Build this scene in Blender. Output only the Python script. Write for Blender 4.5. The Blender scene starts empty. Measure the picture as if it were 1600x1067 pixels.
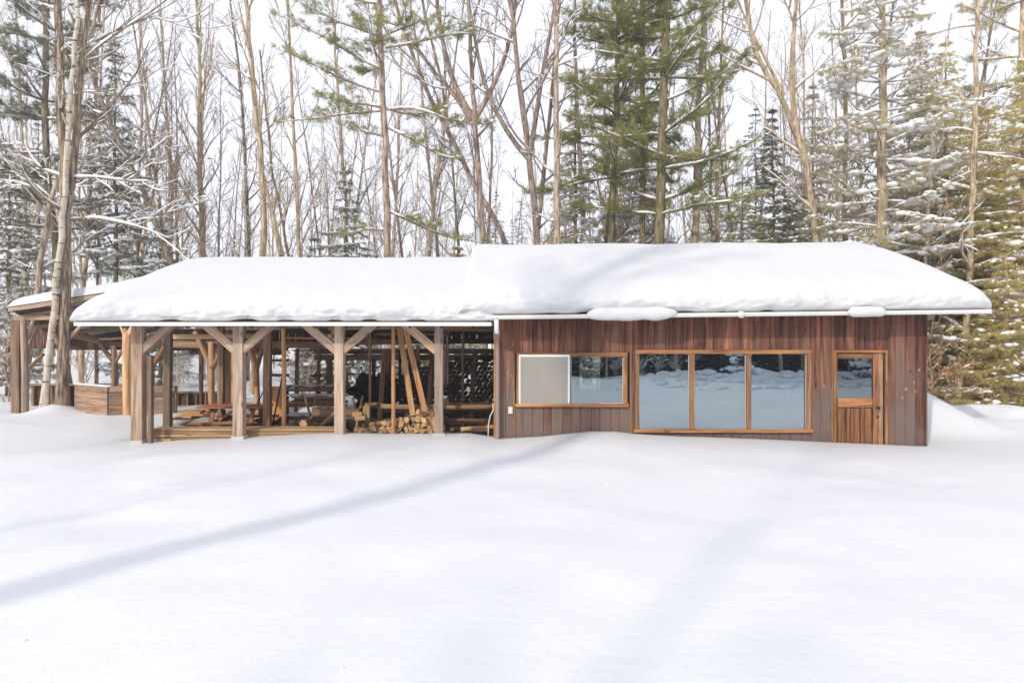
import bpy, math, random
import numpy as np
from mathutils import Vector, Matrix, noise
scene = bpy.context.scene
COL = scene.collection
R = math.radians
WASHOUT_HAZE = 0.002
F = 1067.0; CZ = 2.15; HY = 533.5
# ---------------------------------------------------------------- camera, sky, sun, exposure
cam_data = bpy.data.cameras.new('camera'); cam = bpy.data.objects.new('camera', cam_data); COL.objects.link(cam)
cam.location = (0, 0, CZ); cam.rotation_euler = (R(90), 0, 0)
cam_data.lens = 24.0; cam_data.sensor_width = 36.0; cam_data.clip_end = 2000
scene.camera = cam
SUN_EL = R(29); SUN_AZ = R(214)      # azimuth of the sun measured clockwise from +Y (sun is behind the camera, to the left)
world = bpy.data.worlds.new('World'); scene.world = world; world.use_nodes = True
wn = world.node_tree; wn.nodes.clear()
sky = wn.nodes.new('ShaderNodeTexSky'); sky.sky_type = 'NISHITA'; sky.sun_disc = False
sky.sun_elevation = SUN_EL; sky.sun_rotation = SUN_AZ; sky.air_density = 1.0; sky.dust_density = 2.0
veil = wn.nodes.new('ShaderNodeMixRGB'); veil.inputs[0].default_value = 0.86       # thin even high cloud over the whole sky
veil.inputs[2].default_value = (6.1, 6.2, 6.9, 1)
bg = wn.nodes.new('ShaderNodeBackground'); bg.inputs[1].default_value = 0.158
wo = wn.nodes.new('ShaderNodeOutputWorld')
wn.links.new(sky.outputs[0], veil.inputs[1]); wn.links.new(veil.outputs[0], bg.inputs[0]); wn.links.new(bg.outputs[0], wo.inputs[0])
sd = bpy.data.lights.new('sun', 'SUN'); sd.energy = 1.95; sd.angle = R(1.0); sd.color = (1.0, 0.91, 0.76)
sun = bpy.data.objects.new('sun', sd); COL.objects.link(sun)
sdir = Vector((math.sin(SUN_AZ) * math.cos(SUN_EL), math.cos(SUN_AZ) * math.cos(SUN_EL), math.sin(SUN_EL)))
sun.rotation_euler = sdir.to_track_quat('Z', 'Y').to_euler(); sun.location = sdir * 60
vs = scene.view_settings; vs.view_transform = 'Standard'; vs.look = 'None'; vs.gamma = 1; vs.use_curve_mapping = False
vs.exposure = 0.38
scene.render.engine = 'CYCLES'
cy = scene.cycles; cy.use_denoising = True; cy.max_bounces = 7; cy.diffuse_bounces = 4; cy.glossy_bounces = 3
cy.transmission_bounces = 5; cy.transparent_max_bounces = 10; cy.caustics_reflective = False; cy.caustics_refractive = False
cy.sample_clamp_indirect = 6

def X(px, Y): return (px - 800.0) * Y / F
def Z(py, Y): return CZ - (py - HY) * Y / F
rng = random.Random(7)
def sstep(a, b, x):
    t = np.clip((x - a) / (b - a), 0, 1); return t * t * (3 - 2 * t)

# ---------------------------------------------------------------- materials
def new_mat(name):
    m = bpy.data.materials.new(name); m.use_nodes = True
    nt = m.node_tree; b = nt.nodes['Principled BSDF']; return m, nt, b
def N(nt, t, **k):
    n = nt.nodes.new(t)
    for a, v in k.items(): setattr(n, a, v)
    return n
def ramp(nt, src, stops):
    r = N(nt, 'ShaderNodeValToRGB'); e = r.color_ramp.elements
    while len(e) > 1: e.remove(e[-1])
    e[0].position = stops[0][0]; e[0].color = (*stops[0][1], 1)
    for p, c in stops[1:]:
        x = e.new(p); x.color = (*c, 1)
    nt.links.new(src, r.inputs[0]); return r.outputs[0]
def mixc(nt, fac, a, b, mode='MIX'):
    m = N(nt, 'ShaderNodeMixRGB', blend_type=mode)
    for i, v in ((0, fac), (1, a), (2, b)):
        if isinstance(v, (int, float)): m.inputs[i].default_value = v
        elif isinstance(v, tuple): m.inputs[i].default_value = (*v, 1)
        else: nt.links.new(v, m.inputs[i])
    return m.outputs[0]
def math_(nt, op, a, b=0.0):
    m = N(nt, 'ShaderNodeMath', operation=op)
    for i, v in ((0, a), (1, b)):
        if isinstance(v, (int, float)): m.inputs[i].default_value = v
        else: nt.links.new(v, m.inputs[i])
    return m.outputs[0]
def nz(nt, vec, scale, detail=4, rough=.55, dist=0):
    n = N(nt, 'ShaderNodeTexNoise'); n.inputs['Scale'].default_value = scale; n.inputs['Detail'].default_value = detail
    n.inputs['Roughness'].default_value = rough; n.inputs['Distortion'].default_value = dist
    if vec is not None: nt.links.new(vec, n.inputs['Vector'])
    return n.outputs['Fac']
def objvec(nt, scale=(1, 1, 1), rand=True):
    tc = N(nt, 'ShaderNodeTexCoord'); mp = N(nt, 'ShaderNodeMapping'); mp.inputs['Scale'].default_value = scale
    src = tc.outputs['Object']; rnd = None
    if rand:
        oi = N(nt, 'ShaderNodeObjectInfo'); rnd = oi.outputs['Random']
        c = N(nt, 'ShaderNodeCombineXYZ')
        for i, k in enumerate((17.3, 31.7, 53.1)): nt.links.new(math_(nt, 'MULTIPLY', rnd, k), c.inputs[i])
        ad = N(nt, 'ShaderNodeVectorMath', operation='ADD'); nt.links.new(src, ad.inputs[0]); nt.links.new(c.outputs[0], ad.inputs[1])
        src = ad.outputs[0]
    nt.links.new(src, mp.inputs[0]); return mp.outputs[0], rnd
def bump(nt, b, h, strength=.3, dist=.01):
    bp = N(nt, 'ShaderNodeBump'); bp.inputs['Strength'].default_value = strength; bp.inputs['Distance'].default_value = dist
    nt.links.new(h, bp.inputs['Height']); nt.links.new(bp.outputs[0], b.inputs['Normal'])
def wood(name, dark, mid, light, grey=None, greyamt=.35, rough=.75, knots=True, zfade=None):
    m, nt, b = new_mat(name)
    v, rnd = objvec(nt, (14, 14, .9)); v2, _ = objvec(nt, (70, 70, 2.2)); v3, _ = objvec(nt, (1.2, 1.2, .8))
    g = nz(nt, v, 1.0, 5, .6, .6); f = nz(nt, v2, 1.0, 3, .6)
    s = math_(nt, 'ADD', math_(nt, 'MULTIPLY', g, .68), math_(nt, 'MULTIPLY', f, .32))
    col = ramp(nt, s, [(.36, dark), (.5, mid), (.65, light)])
    var = ramp(nt, rnd, [(0, (.62, .62, .64)), (.35, (.95, .9, .86)), (.7, (1.1, 1.0, .95)), (1, (1.32, 1.2, 1.12))])
    col = mixc(nt, 1.0, col, var, 'MULTIPLY')
    if grey:
        w = nz(nt, v3, 1.6, 4, .6)
        ga = math_(nt, 'ADD', w, greyamt - .5)
        if zfade:
            geo = N(nt, 'ShaderNodeNewGeometry'); sx = N(nt, 'ShaderNodeSeparateXYZ'); nt.links.new(geo.outputs['Position'], sx.inputs[0])
            mr = N(nt, 'ShaderNodeMapRange'); nt.links.new(sx.outputs[2], mr.inputs[0])
            mr.inputs[1].default_value = zfade[0]; mr.inputs[2].default_value = zfade[1]; mr.inputs[3].default_value = .26; mr.inputs[4].default_value = -.20
            ga = math_(nt, 'ADD', ga, mr.outputs[0])
            ga = math_(nt, 'ADD', ga, math_(nt, 'MULTIPLY', math_(nt, 'SUBTRACT', rnd, .5), .35))
        ga = ramp(nt, ga, [(.3, (0, 0, 0)), (.7, (1, 1, 1))])
        gcol = mixc(nt, f, tuple(c * .7 for c in grey), tuple(min(1, c * 1.3) for c in grey))
        col = mixc(nt, ga, col, gcol)
    if knots:
        vk, _ = objvec(nt, (5.5, 5.5, 1.6))
        vo = N(nt, 'ShaderNodeTexVoronoi'); vo.inputs['Scale'].default_value = 1.0; nt.links.new(vk, vo.inputs['Vector'])
        kn = ramp(nt, vo.outputs['Distance'], [(.05, (.25, .2, .18)), (.13, (1, 1, 1))])
        col = mixc(nt, .85, col, kn, 'MULTIPLY')
    nt.links.new(col, b.inputs['Base Color']); b.inputs['Roughness'].default_value = rough
    b.inputs['Specular IOR Level'].default_value = .25
    bump(nt, b, s, .5, .006); return m
def plain(name, c, rough=.6, metal=0, var=.12, scale=9):
    m, nt, b = new_mat(name); v, rnd = objvec(nt)
    f = nz(nt, v, scale, 5)
    col = mixc(nt, f, tuple(x * (1 - var) for x in c), tuple(min(1, x * (1 + var)) for x in c))
    nt.links.new(col, b.inputs['Base Color']); b.inputs['Roughness'].default_value = rough; b.inputs['Metallic'].default_value = metal
    bump(nt, b, f, .15, .01); return m
M = {}
M['siding'] = wood('siding', (.052, .023, .016), (.175, .078, .052), (.36, .172, .108), grey=(.178, .130, .112), greyamt=.42, zfade=(.4, 2.35))
M['frame_wood'] = wood('frame_wood', (.12, .055, .022), (.30, .155, .065), (.50, .29, .135), grey=(.22, .14, .09), greyamt=.32)
M['door_wood'] = wood('door_wood', (.07, .028, .013), (.24, .11, .05), (.46, .25, .115), grey=(.16, .10, .07), greyamt=.34)
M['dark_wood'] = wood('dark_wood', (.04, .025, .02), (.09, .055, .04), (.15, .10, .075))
M['timber'] = wood('timber', (.19, .125, .08), (.44, .335, .245), (.66, .53, .41), grey=(.42, .36, .31), greyamt=.33)
M['brown_timber'] = wood('brown_timber', (.13, .08, .045), (.28, .19, .12), (.44, .32, .22), grey=(.25, .21, .18), greyamt=.3)
M['pole_wood'] = wood('pole_wood', (.34, .19, .09), (.55, .36, .20), (.72, .53, .34), grey=(.4, .33, .27), greyamt=.15)
M['orange_pole'] = wood('orange_pole', (.36, .18, .08), (.60, .34, .17), (.76, .50, .28))
M['fresh_wood'] = wood('fresh_wood', (.42, .24, .10), (.62, .42, .21), (.78, .60, .37), grey=(.36, .3, .25), greyamt=.12)
M['old_board'] = wood('old_board', (.16, .10, .06), (.32, .22, .145), (.48, .36, .26), grey=(.27, .22, .19), greyamt=.35)
M['red_table'] = wood('red_table', (.17, .07, .035), (.34, .16, .09), (.48, .27, .16))
M['bark'] = None
def bark_mat(name, c1, c2, c3, scale=(9, 9, 1.6), lichen=None, birch=False):
    m, nt, b = new_mat(name); v, rnd = objvec(nt, scale)
    f = nz(nt, v, 1.5, 6, .65, .4); v2, _ = objvec(nt, (1, 1, 1)); g = nz(nt, v2, 1.3, 4)
    col = ramp(nt, f, [(.37, c1), (.5, c2), (.62, c3)])
    col = mixc(nt, 1.0, col, ramp(nt, rnd, [(0, (.8, .8, .8)), (1, (1.2, 1.15, 1.1))]), 'MULTIPLY')
    if lichen: col = mixc(nt, ramp(nt, g, [(.5, (0, 0, 0)), (.66, (.7, .7, .7))]), col, lichen)
    if birch:
        v3, _ = objvec(nt, (2.5, 2.5, 16)); w = nz(nt, v3, 1.0, 3)
        col = mixc(nt, ramp(nt, w, [(.58, (0, 0, 0)), (.64, (1, 1, 1))]), col, (.09, .07, .06))
    nt.links.new(col, b.inputs['Base Color']); b.inputs['Roughness'].default_value = .85; b.inputs['Specular IOR Level'].default_value = .15
    bump(nt, b, f, 1.0, .035); return m
M['bark'] = bark_mat('bark', (.17, .125, .09), (.38, .305, .235), (.58, .49, .40))
M['bark_warm'] = bark_mat('bark_warm', (.21, .145, .09), (.46, .36, .25), (.68, .57, .43), lichen=(.38, .34, .18))
M['bark_furrow'] = bark_mat('bark_furrow', (.09, .065, .045), (.31, .24, .165), (.52, .43, .31), scale=(13, 13, 1.5))
M['bark_red'] = bark_mat('bark_red', (.15, .105, .085), (.33, .25, .205), (.50, .41, .35))
M['bark_dark'] = bark_mat('bark_dark', (.09, .07, .05), (.21, .17, .13), (.36, .30, .23), lichen=(.16, .17, .09))
M['bark_green'] = bark_mat('bark_green', (.10, .08, .045), (.20, .17, .09), (.32, .27, .17), lichen=(.17, .19, .08))
M['birch'] = bark_mat('birch', (.5, .42, .32), (.66, .58, .47), (.78, .72, .64), birch=True)
M['log_bark'] = bark_mat('log_bark', (.12, .08, .05), (.28, .20, .13), (.48, .37, .25), scale=(20, 20, 6))
def snow_mat(name, sc=1.0, fine=.6, k=1.0):
    m, nt, b = new_mat(name)
    tc = N(nt, 'ShaderNodeTexCoord'); v = tc.outputs['Object']
    f1 = nz(nt, v, 1.1 * sc, 5, .55); f2 = nz(nt, v, 45 * sc, 3, .6); f3 = nz(nt, v, 9 * sc, 4, .6)
    mp = N(nt, 'ShaderNodeMapping'); mp.inputs['Scale'].default_value = (1.2, 7.5, 4); mp.inputs['Rotation'].default_value = (0, 0, .12); nt.links.new(v, mp.inputs[0])
    f4 = nz(nt, mp.outputs[0], 1.6 * sc, 4, .6)
    col = mixc(nt, f1, (.70 * k, .715 * k, .735 * k), (.765 * k, .775 * k, .785 * k))
    nt.links.new(col, b.inputs['Base Color']); b.inputs['Roughness'].default_value = .55
    b.inputs['Specular IOR Level'].default_value = .2
    h = math_(nt, 'ADD', math_(nt, 'MULTIPLY', f2, .12), math_(nt, 'ADD', math_(nt, 'MULTIPLY', f3, .35), math_(nt, 'MULTIPLY', f4, .26)))
    bump(nt, b, h, fine, .035); return m
M['snow'] = snow_mat('snow'); M['roof_snow'] = snow_mat('roof_snow', 1.4, .8, .915)
ms, nts, bs = new_mat('branch_snow'); bs.inputs['Base Color'].default_value = (.84, .85, .87, 1); bs.inputs['Roughness'].default_value = .6; bs.inputs['Specular IOR Level'].default_value = .1
M['branch_snow'] = ms
M['white_metal'] = plain('white_metal', (.78, .77, .75), .4, 0, .04)
M['brown_metal'] = plain('brown_metal', (.33, .22, .19), .4)
M['roof_metal'] = plain('roof_metal', (.36, .375, .40), .4, .2, .15)
M['brown_trim'] = plain('brown_trim', (.10, .05, .035), .5)
M['dark'] = plain('dark_interior', (.035, .032, .03), .8)
M['interior'] = plain('interior_panel', (.12, .10, .085), .8)
M['dirt'] = plain('dirt_floor', (.13, .10, .07), .95, 0, .4, 5)
M['black'] = plain('black_plastic', (.006, .006, .007), .6)
M['cream'] = plain('cream_plastic', (.68, .62, .46), .5)
M['white_rope'] = plain('white_rope', (.75, .72, .66), .7)
M['blue'] = plain('blue_rope', (.03, .13, .25), .6)
M['log_end'] = None
m, nt, b = new_mat('log_end'); v, rnd = objvec(nt, (1, 1, 1))
f = nz(nt, v, 14, 5); f2 = nz(nt, v, 60, 2)
c = ramp(nt, f, [(.3, (.38, .22, .10)), (.55, (.64, .44, .24)), (.75, (.80, .62, .38))])
c = mixc(nt, 1.0, c, ramp(nt, rnd, [(0, (.72, .66, .6)), (.5, (1, .95, .9)), (1, (1.15, 1.1, 1.0))]), 'MULTIPLY')
nt.links.new(c, b.inputs['Base Color']); b.inputs['Roughness'].default_value = .8; bump(nt, b, f2, .3, .004); M['log_end'] = m
m, nt, b = new_mat('shaded_log_end'); v, rnd = objvec(nt, (1, 1, 1)); f = nz(nt, v, 9, 4)
nt.links.new(ramp(nt, f, [(.3, (.05, .035, .025)), (.7, (.16, .11, .08))]), b.inputs['Base Color']); b.inputs['Roughness'].default_value = .9; M['shaded_log_end'] = m  # dark tone stands in for the shade at the back of the shed
def glass_mat(name, refl, tint, rough=0.0):
    m, nt, b = new_mat(name); nt.nodes.remove(b); out = nt.nodes['Material Output']
    tr = N(nt, 'ShaderNodeBsdfTransparent'); tr.inputs[0].default_value = (*tint, 1)
    gl = N(nt, 'ShaderNodeBsdfGlossy'); gl.inputs['Roughness'].default_value = rough; gl.inputs[0].default_value = (.80, .93, 1.0, 1)
    fr = N(nt, 'ShaderNodeFresnel'); fr.inputs[0].default_value = 1.5
    fa = math_(nt, 'ADD', fr.outputs[0], refl); mx = N(nt, 'ShaderNodeMixShader')
    tc = N(nt, 'ShaderNodeTexCoord'); w = nz(nt, tc.outputs['Object'], 1.3, 2)
    bp = N(nt, 'ShaderNodeBump'); bp.inputs['Strength'].default_value = .035; bp.inputs['Distance'].default_value = .02
    nt.links.new(w, bp.inputs['Height']); nt.links.new(bp.outputs[0], gl.inputs['Normal'])
    nt.links.new(fa, mx.inputs[0]); nt.links.new(tr.outputs[0], mx.inputs[1]); nt.links.new(gl.outputs[0], mx.inputs[2]); nt.links.new(mx.outputs[0], out.inputs[0])
    return m
M['glass'] = glass_mat('window_glass', .40, (.45, .52, .55))
M['clear_glass'] = glass_mat('clear_glass', .26, (.75, .82, .82))
M['door_glass'] = glass_mat('door_glass', .24, (.3, .34, .36))
m, nt, b = new_mat('insect_screen'); out = nt.nodes['Material Output']; b.inputs['Base Color'].default_value = (.44, .42, .38, 1); b.inputs['Roughness'].default_value = .7
tr = N(nt, 'ShaderNodeBsdfTransparent'); mx = N(nt, 'ShaderNodeMixShader'); mx.inputs[0].default_value = .62
nt.links.new(tr.outputs[0], mx.inputs[1]); nt.links.new(b.outputs[0], mx.inputs[2]); nt.links.new(mx.outputs[0], out.inputs[0]); M['screen'] = m
m, nt, b = new_mat('hazy_plastic'); out = nt.nodes['Material Output']; b.inputs['Base Color'].default_value = (.5, .53, .54, 1); b.inputs['Roughness'].default_value = .4
tr = N(nt, 'ShaderNodeBsdfTransparent'); mx = N(nt, 'ShaderNodeMixShader'); mx.inputs[0].default_value = .2
nt.links.new(tr.outputs[0], mx.inputs[1]); nt.links.new(b.outputs[0], mx.inputs[2]); nt.links.new(mx.outputs[0], out.inputs[0]); M['hazy'] = m
def leaf_mat(name, c1, c2, trans=.35):
    m, nt, b = new_mat(name); out = nt.nodes['Material Output']
    tc = N(nt, 'ShaderNodeTexCoord'); f = nz(nt, tc.outputs['Object'], 1.1, 3); f2 = nz(nt, tc.outputs['Object'], 30, 1)
    col = mixc(nt, ramp(nt, math_(nt, 'ADD', math_(nt, 'MULTIPLY', f, .7), math_(nt, 'MULTIPLY', f2, .3)), [(.35, (0, 0, 0)), (.65, (1, 1, 1))]), c1, c2)
    nt.links.new(col, b.inputs['Base Color']); b.inputs['Roughness'].default_value = .6; b.inputs['Specular IOR Level'].default_value = .2
    tl = N(nt, 'ShaderNodeBsdfTranslucent'); nt.links.new(col, tl.inputs[0])
    mx = N(nt, 'ShaderNodeMixShader'); mx.inputs[0].default_value = trans
    nt.links.new(b.outputs[0], mx.inputs[1]); nt.links.new(tl.outputs[0], mx.inputs[2]); nt.links.new(mx.outputs[0], out.inputs[0]); return m
M['pine'] = leaf_mat('pine_needles', (.29, .30, .11), (.50, .49, .20), .55)
M['spruce'] = leaf_mat('spruce_needles', (.17, .18, .11), (.33, .32, .20), .45)
M['gold'] = leaf_mat('cedar_sprays', (.56, .48, .15), (.76, .66, .30), .6)
M['olive'] = leaf_mat('hemlock_needles', (.48, .42, .24), (.70, .62, .38), .6)
M['dry_leaf'] = leaf_mat('dry_leaves', (.50, .27, .11), (.66, .46, .24), .5)
M['dark_needle'] = leaf_mat('dark_needles', (.02, .03, .025), (.05, .065, .045), .2)

# ---------------------------------------------------------------- mesh helpers
def mesh_np(name, V, polys, mats, matidx=None, smooth=True):
    """V (n,3); polys = list of int arrays (k, sides)"""
    me = bpy.data.meshes.new(name); V = np.asarray(V, np.float32)
    polys = [p for p in polys if len(p)]
    me.vertices.add(len(V)); me.vertices.foreach_set('co', V.ravel())
    li = np.concatenate([p.ravel() for p in polys]).astype(np.int32); tot = np.concatenate([np.full(len(p), p.shape[1], np.int32) for p in polys])
    st = np.concatenate([[0], np.cumsum(tot)[:-1]]).astype(np.int32)
    me.loops.add(len(li)); me.loops.foreach_set('vertex_index', li)
    me.polygons.add(len(tot)); me.polygons.foreach_set('loop_start', st); me.polygons.foreach_set('loop_total', tot)
    me.polygons.foreach_set('use_smooth', np.full(len(tot), smooth))
    for mm in mats:
        if mm: me.materials.append(mm)
    if matidx is not None: me.polygons.foreach_set('material_index', np.asarray(matidx, np.int32))
    me.update(calc_edges=True); me.validate(); return me
def tag(o, label=None, cat=None, group=None, kind=None):
    for k, v in (('label', label), ('category', cat), ('group', group), ('kind', kind)):
        if v: o[k] = v
    return o
def empty(name, loc=(0, 0, 0), rz=0):
    o = bpy.data.objects.new(name, None); COL.objects.link(o); o.location = loc; o.rotation_euler = (0, 0, rz); o.empty_display_size = .1; return o
def mobj(name, me, parent=None, loc=(0, 0, 0), rot=None):
    o = bpy.data.objects.new(name, me); COL.objects.link(o)
    M4 = Matrix.Translation(loc)
    if rot is not None: M4 = M4 @ rot.to_4x4()
    if parent is not None: o.parent = parent; M4 = wm(parent).inverted() @ M4
    o.matrix_basis = M4; return o
def wm(o): return o.matrix_basis.copy() if o.parent is None else wm(o.parent) @ o.matrix_basis
_cache = {}
def prism_mesh(L, w, d, mat, wob=.0, seed=0, ch=.006):
    key = ('p', round(L, 3), round(w, 3), round(d, 3), mat.name, round(wob, 3), seed)
    if key in _cache: return _cache[key]
    r = random.Random(seed * 13 + 5); hw, hd = w / 2, d / 2; c = min(ch, hw * .4, hd * .4)
    ring = [(-hw + c, -hd), (hw - c, -hd), (hw, -hd + c), (hw, hd - c), (hw - c, hd), (-hw + c, hd), (-hw, hd - c), (-hw, -hd + c)]
    n = 2 if wob == 0 else 5
    V = []
    for i in range(n):
        t = i / (n - 1); ox, oy = (r.uniform(-wob, wob), r.uniform(-wob, wob)) if 0 < i < n - 1 else (0, 0); s = 1 + (r.uniform(-wob, wob) / max(w, d) if wob else 0)
        V += [(x * s + ox, y * s + oy, t * L) for x, y in ring]
    q = np.array([[i * 8 + k, i * 8 + (k + 1) % 8, (i + 1) * 8 + (k + 1) % 8, (i + 1) * 8 + k] for i in range(n - 1) for k in range(8)])
    caps = np.array([[7 - k for k in range(8)], [(n - 1) * 8 + k for k in range(8)]])
    me = mesh_np('timber', V, [q, caps], [mat], smooth=False); _cache[key] = me; return me
def log_mesh(L, r0, r1, mat, endmat=None, seed=0, sides=12, bend=.0, nseg=6, rough=.06):
    key = ('l', round(L, 3), round(r0, 3), round(r1, 3), mat.name, seed, round(bend, 3))
    if key in _cache: return _cache[key]
    r = random.Random(seed * 7 + 3); V = []
    ph = r.uniform(0, 6.28); ecc = [1 + r.uniform(-rough, rough) for _ in range(sides)]
    for i in range(nseg + 1):
        t = i / nseg; rr = r0 + (r1 - r0) * t; rr *= 1 + r.uniform(-rough, rough) * .5; b = bend * math.sin(math.pi * t)
        for k in range(sides):
            a = 2 * math.pi * k / sides; V.append((math.cos(a) * rr * ecc[k] + b * math.cos(ph), math.sin(a) * rr * ecc[k] + b * math.sin(ph), t * L))
    q = np.array([[i * sides + k, i * sides + (k + 1) % sides, (i + 1) * sides + (k + 1) % sides, (i + 1) * sides + k] for i in range(nseg) for k in range(sides)])
    caps = np.array([[sides - 1 - k for k in range(sides)], [nseg * sides + k for k in range(sides)]])
    me = mesh_np('log', V, [q, caps], [mat, endmat or mat], [0] * len(q) + [1, 1]); 
    me.polygons.foreach_set('use_smooth', [True] * len(q) + [False, False]); _cache[key] = me; return me
def frame_rot(p0, p1, up=(0, -1, 0)):
    z = (Vector(p1) - Vector(p0)).normalized(); u = Vector(up)
    if abs(z.dot(u)) > .97: u = Vector((0, 0, 1)) if abs(z.z) < .97 else Vector((1, 0, 0))
    y = (u - z * u.dot(z)).normalized() * -1; x = y.cross(z)
    return Matrix((x, y, z)).transposed()
def beam(name, p0, p1, w, d, mat, parent, up=(0, -1, 0), wob=.0, seed=0):
    """squared timber from p0 to p1; d is the thickness along 'up'"""
    L = (Vector(p1) - Vector(p0)).length
    return mobj(name, prism_mesh(L, w, d, mat, wob, seed), parent, p0, frame_rot(p0, p1, up))
def log(name, p0, p1, r0, r1, mat, parent, endmat=None, seed=0, bend=0.):
    L = (Vector(p1) - Vector(p0)).length
    return mobj(name, log_mesh(L, r0, r1, mat, endmat, seed, bend=bend), parent, p0, frame_rot(p0, p1))
def box_me(name, x0, x1, y0, y1, z0, z1, mat):
    V = [(x, y, z) for z in (z0, z1) for x, y in ((x0, y0), (x1, y0), (x1, y1), (x0, y1))]
    q = np.array([[0, 3, 2, 1], [4, 5, 6, 7], [0, 1, 5, 4], [1, 2, 6, 5], [2, 3, 7, 6], [3, 0, 4, 7]])
    return mesh_np(name, V, [q], [mat], smooth=False)
def boxo(name, x0, x1, y0, y1, z0, z1, mat, parent=None):
    cx, cy_, cz = (x0 + x1) / 2, (y0 + y1) / 2, (z0 + z1) / 2
    return mobj(name, box_me(name, x0 - cx, x1 - cx, y0 - cy_, y1 - cy_, z0 - cz, z1 - cz, mat), parent, (cx, cy_, cz))

class Tubes:
    def __init__(s): s.g = {}
    def add(s, P, Rr, sides=4):
        P = np.asarray(P, float); s.g.setdefault((len(P), sides), []).append((P, np.asarray(Rr, float)))
    def arrays(s, v0=0):
        VV, QQ = [], []
        for (n, sides), lst in s.g.items():
            P = np.stack([a for a, _ in lst]); Rr = np.stack([b for _, b in lst]); B = len(lst)
            T = np.gradient(P, axis=1); T /= np.linalg.norm(T, axis=2, keepdims=True) + 1e-9
            mean = P[:, -1] - P[:, 0]; mean /= np.linalg.norm(mean, axis=1, keepdims=True) + 1e-9
            ref = np.where(np.abs(mean[:, 2:3]) > .8, np.array([[1., 0, 0]]), np.array([[0, 0, 1.]]))[:, None, :]
            U = np.cross(T, ref); U /= np.linalg.norm(U, axis=2, keepdims=True) + 1e-9; W = np.cross(T, U)
            a = np.arange(sides) * 2 * np.pi / sides
            V = P[:, :, None, :] + Rr[:, :, None, None] * (np.cos(a)[None, None, :, None] * U[:, :, None, :] + np.sin(a)[None, None, :, None] * W[:, :, None, :])
            i = np.arange(n - 1)[:, None]; k = np.arange(sides)[None, :]
            q = np.stack([i * sides + k, i * sides + (k + 1) % sides, (i + 1) * sides + (k + 1) % sides, (i + 1) * sides + k], -1).reshape(-1, 4)
            Q = (q[None] + (np.arange(B) * n * sides)[:, None, None]).reshape(-1, 4) + v0
            VV.append(V.reshape(-1, 3)); QQ.append(Q); v0 += B * n * sides
        return (np.concatenate(VV), QQ) if VV else (np.zeros((0, 3)), [])
    def mesh(s, name, mat):
        V, Q = s.arrays(); return mesh_np(name, V, [np.concatenate(Q)], [mat])

# ---------------------------------------------------------------- ground
def vnoise(x, y, sc, seed):
    """cheap smooth value noise, numpy"""
    x = x * sc + seed * 13.7; y = y * sc + seed * 7.1
    xi = np.floor(x); yi = np.floor(y); fx = x - xi; fy = y - yi; fx = fx * fx * (3 - 2 * fx); fy = fy * fy * (3 - 2 * fy)
    h = lambda a, b: np.modf(np.abs(np.sin(a * 127.1 + b * 311.7 + seed * 5.3) * 43758.5453))[0]
    return (h(xi, yi) * (1 - fx) + h(xi + 1, yi) * fx) * (1 - fy) + (h(xi, yi + 1) * (1 - fx) + h(xi + 1, yi + 1) * fx) * fy - .5
LX = np.array([X(p, 12.4) for p in (0, 120, 225, 300, 370, 450, 530, 600, 686, 730, 780, 850, 920, 960, 990, 1060, 1100, 1200, 1300, 1445, 1600)])
LZ = np.array([Z(p, 12.4) for p in (690, 691, 692, 689, 686, 681, 677.5, 679.5, 679, 678, 685, 681, 673.5, 673.5, 677, 681, 682, 686, 690.5, 697, 698)])
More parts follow.
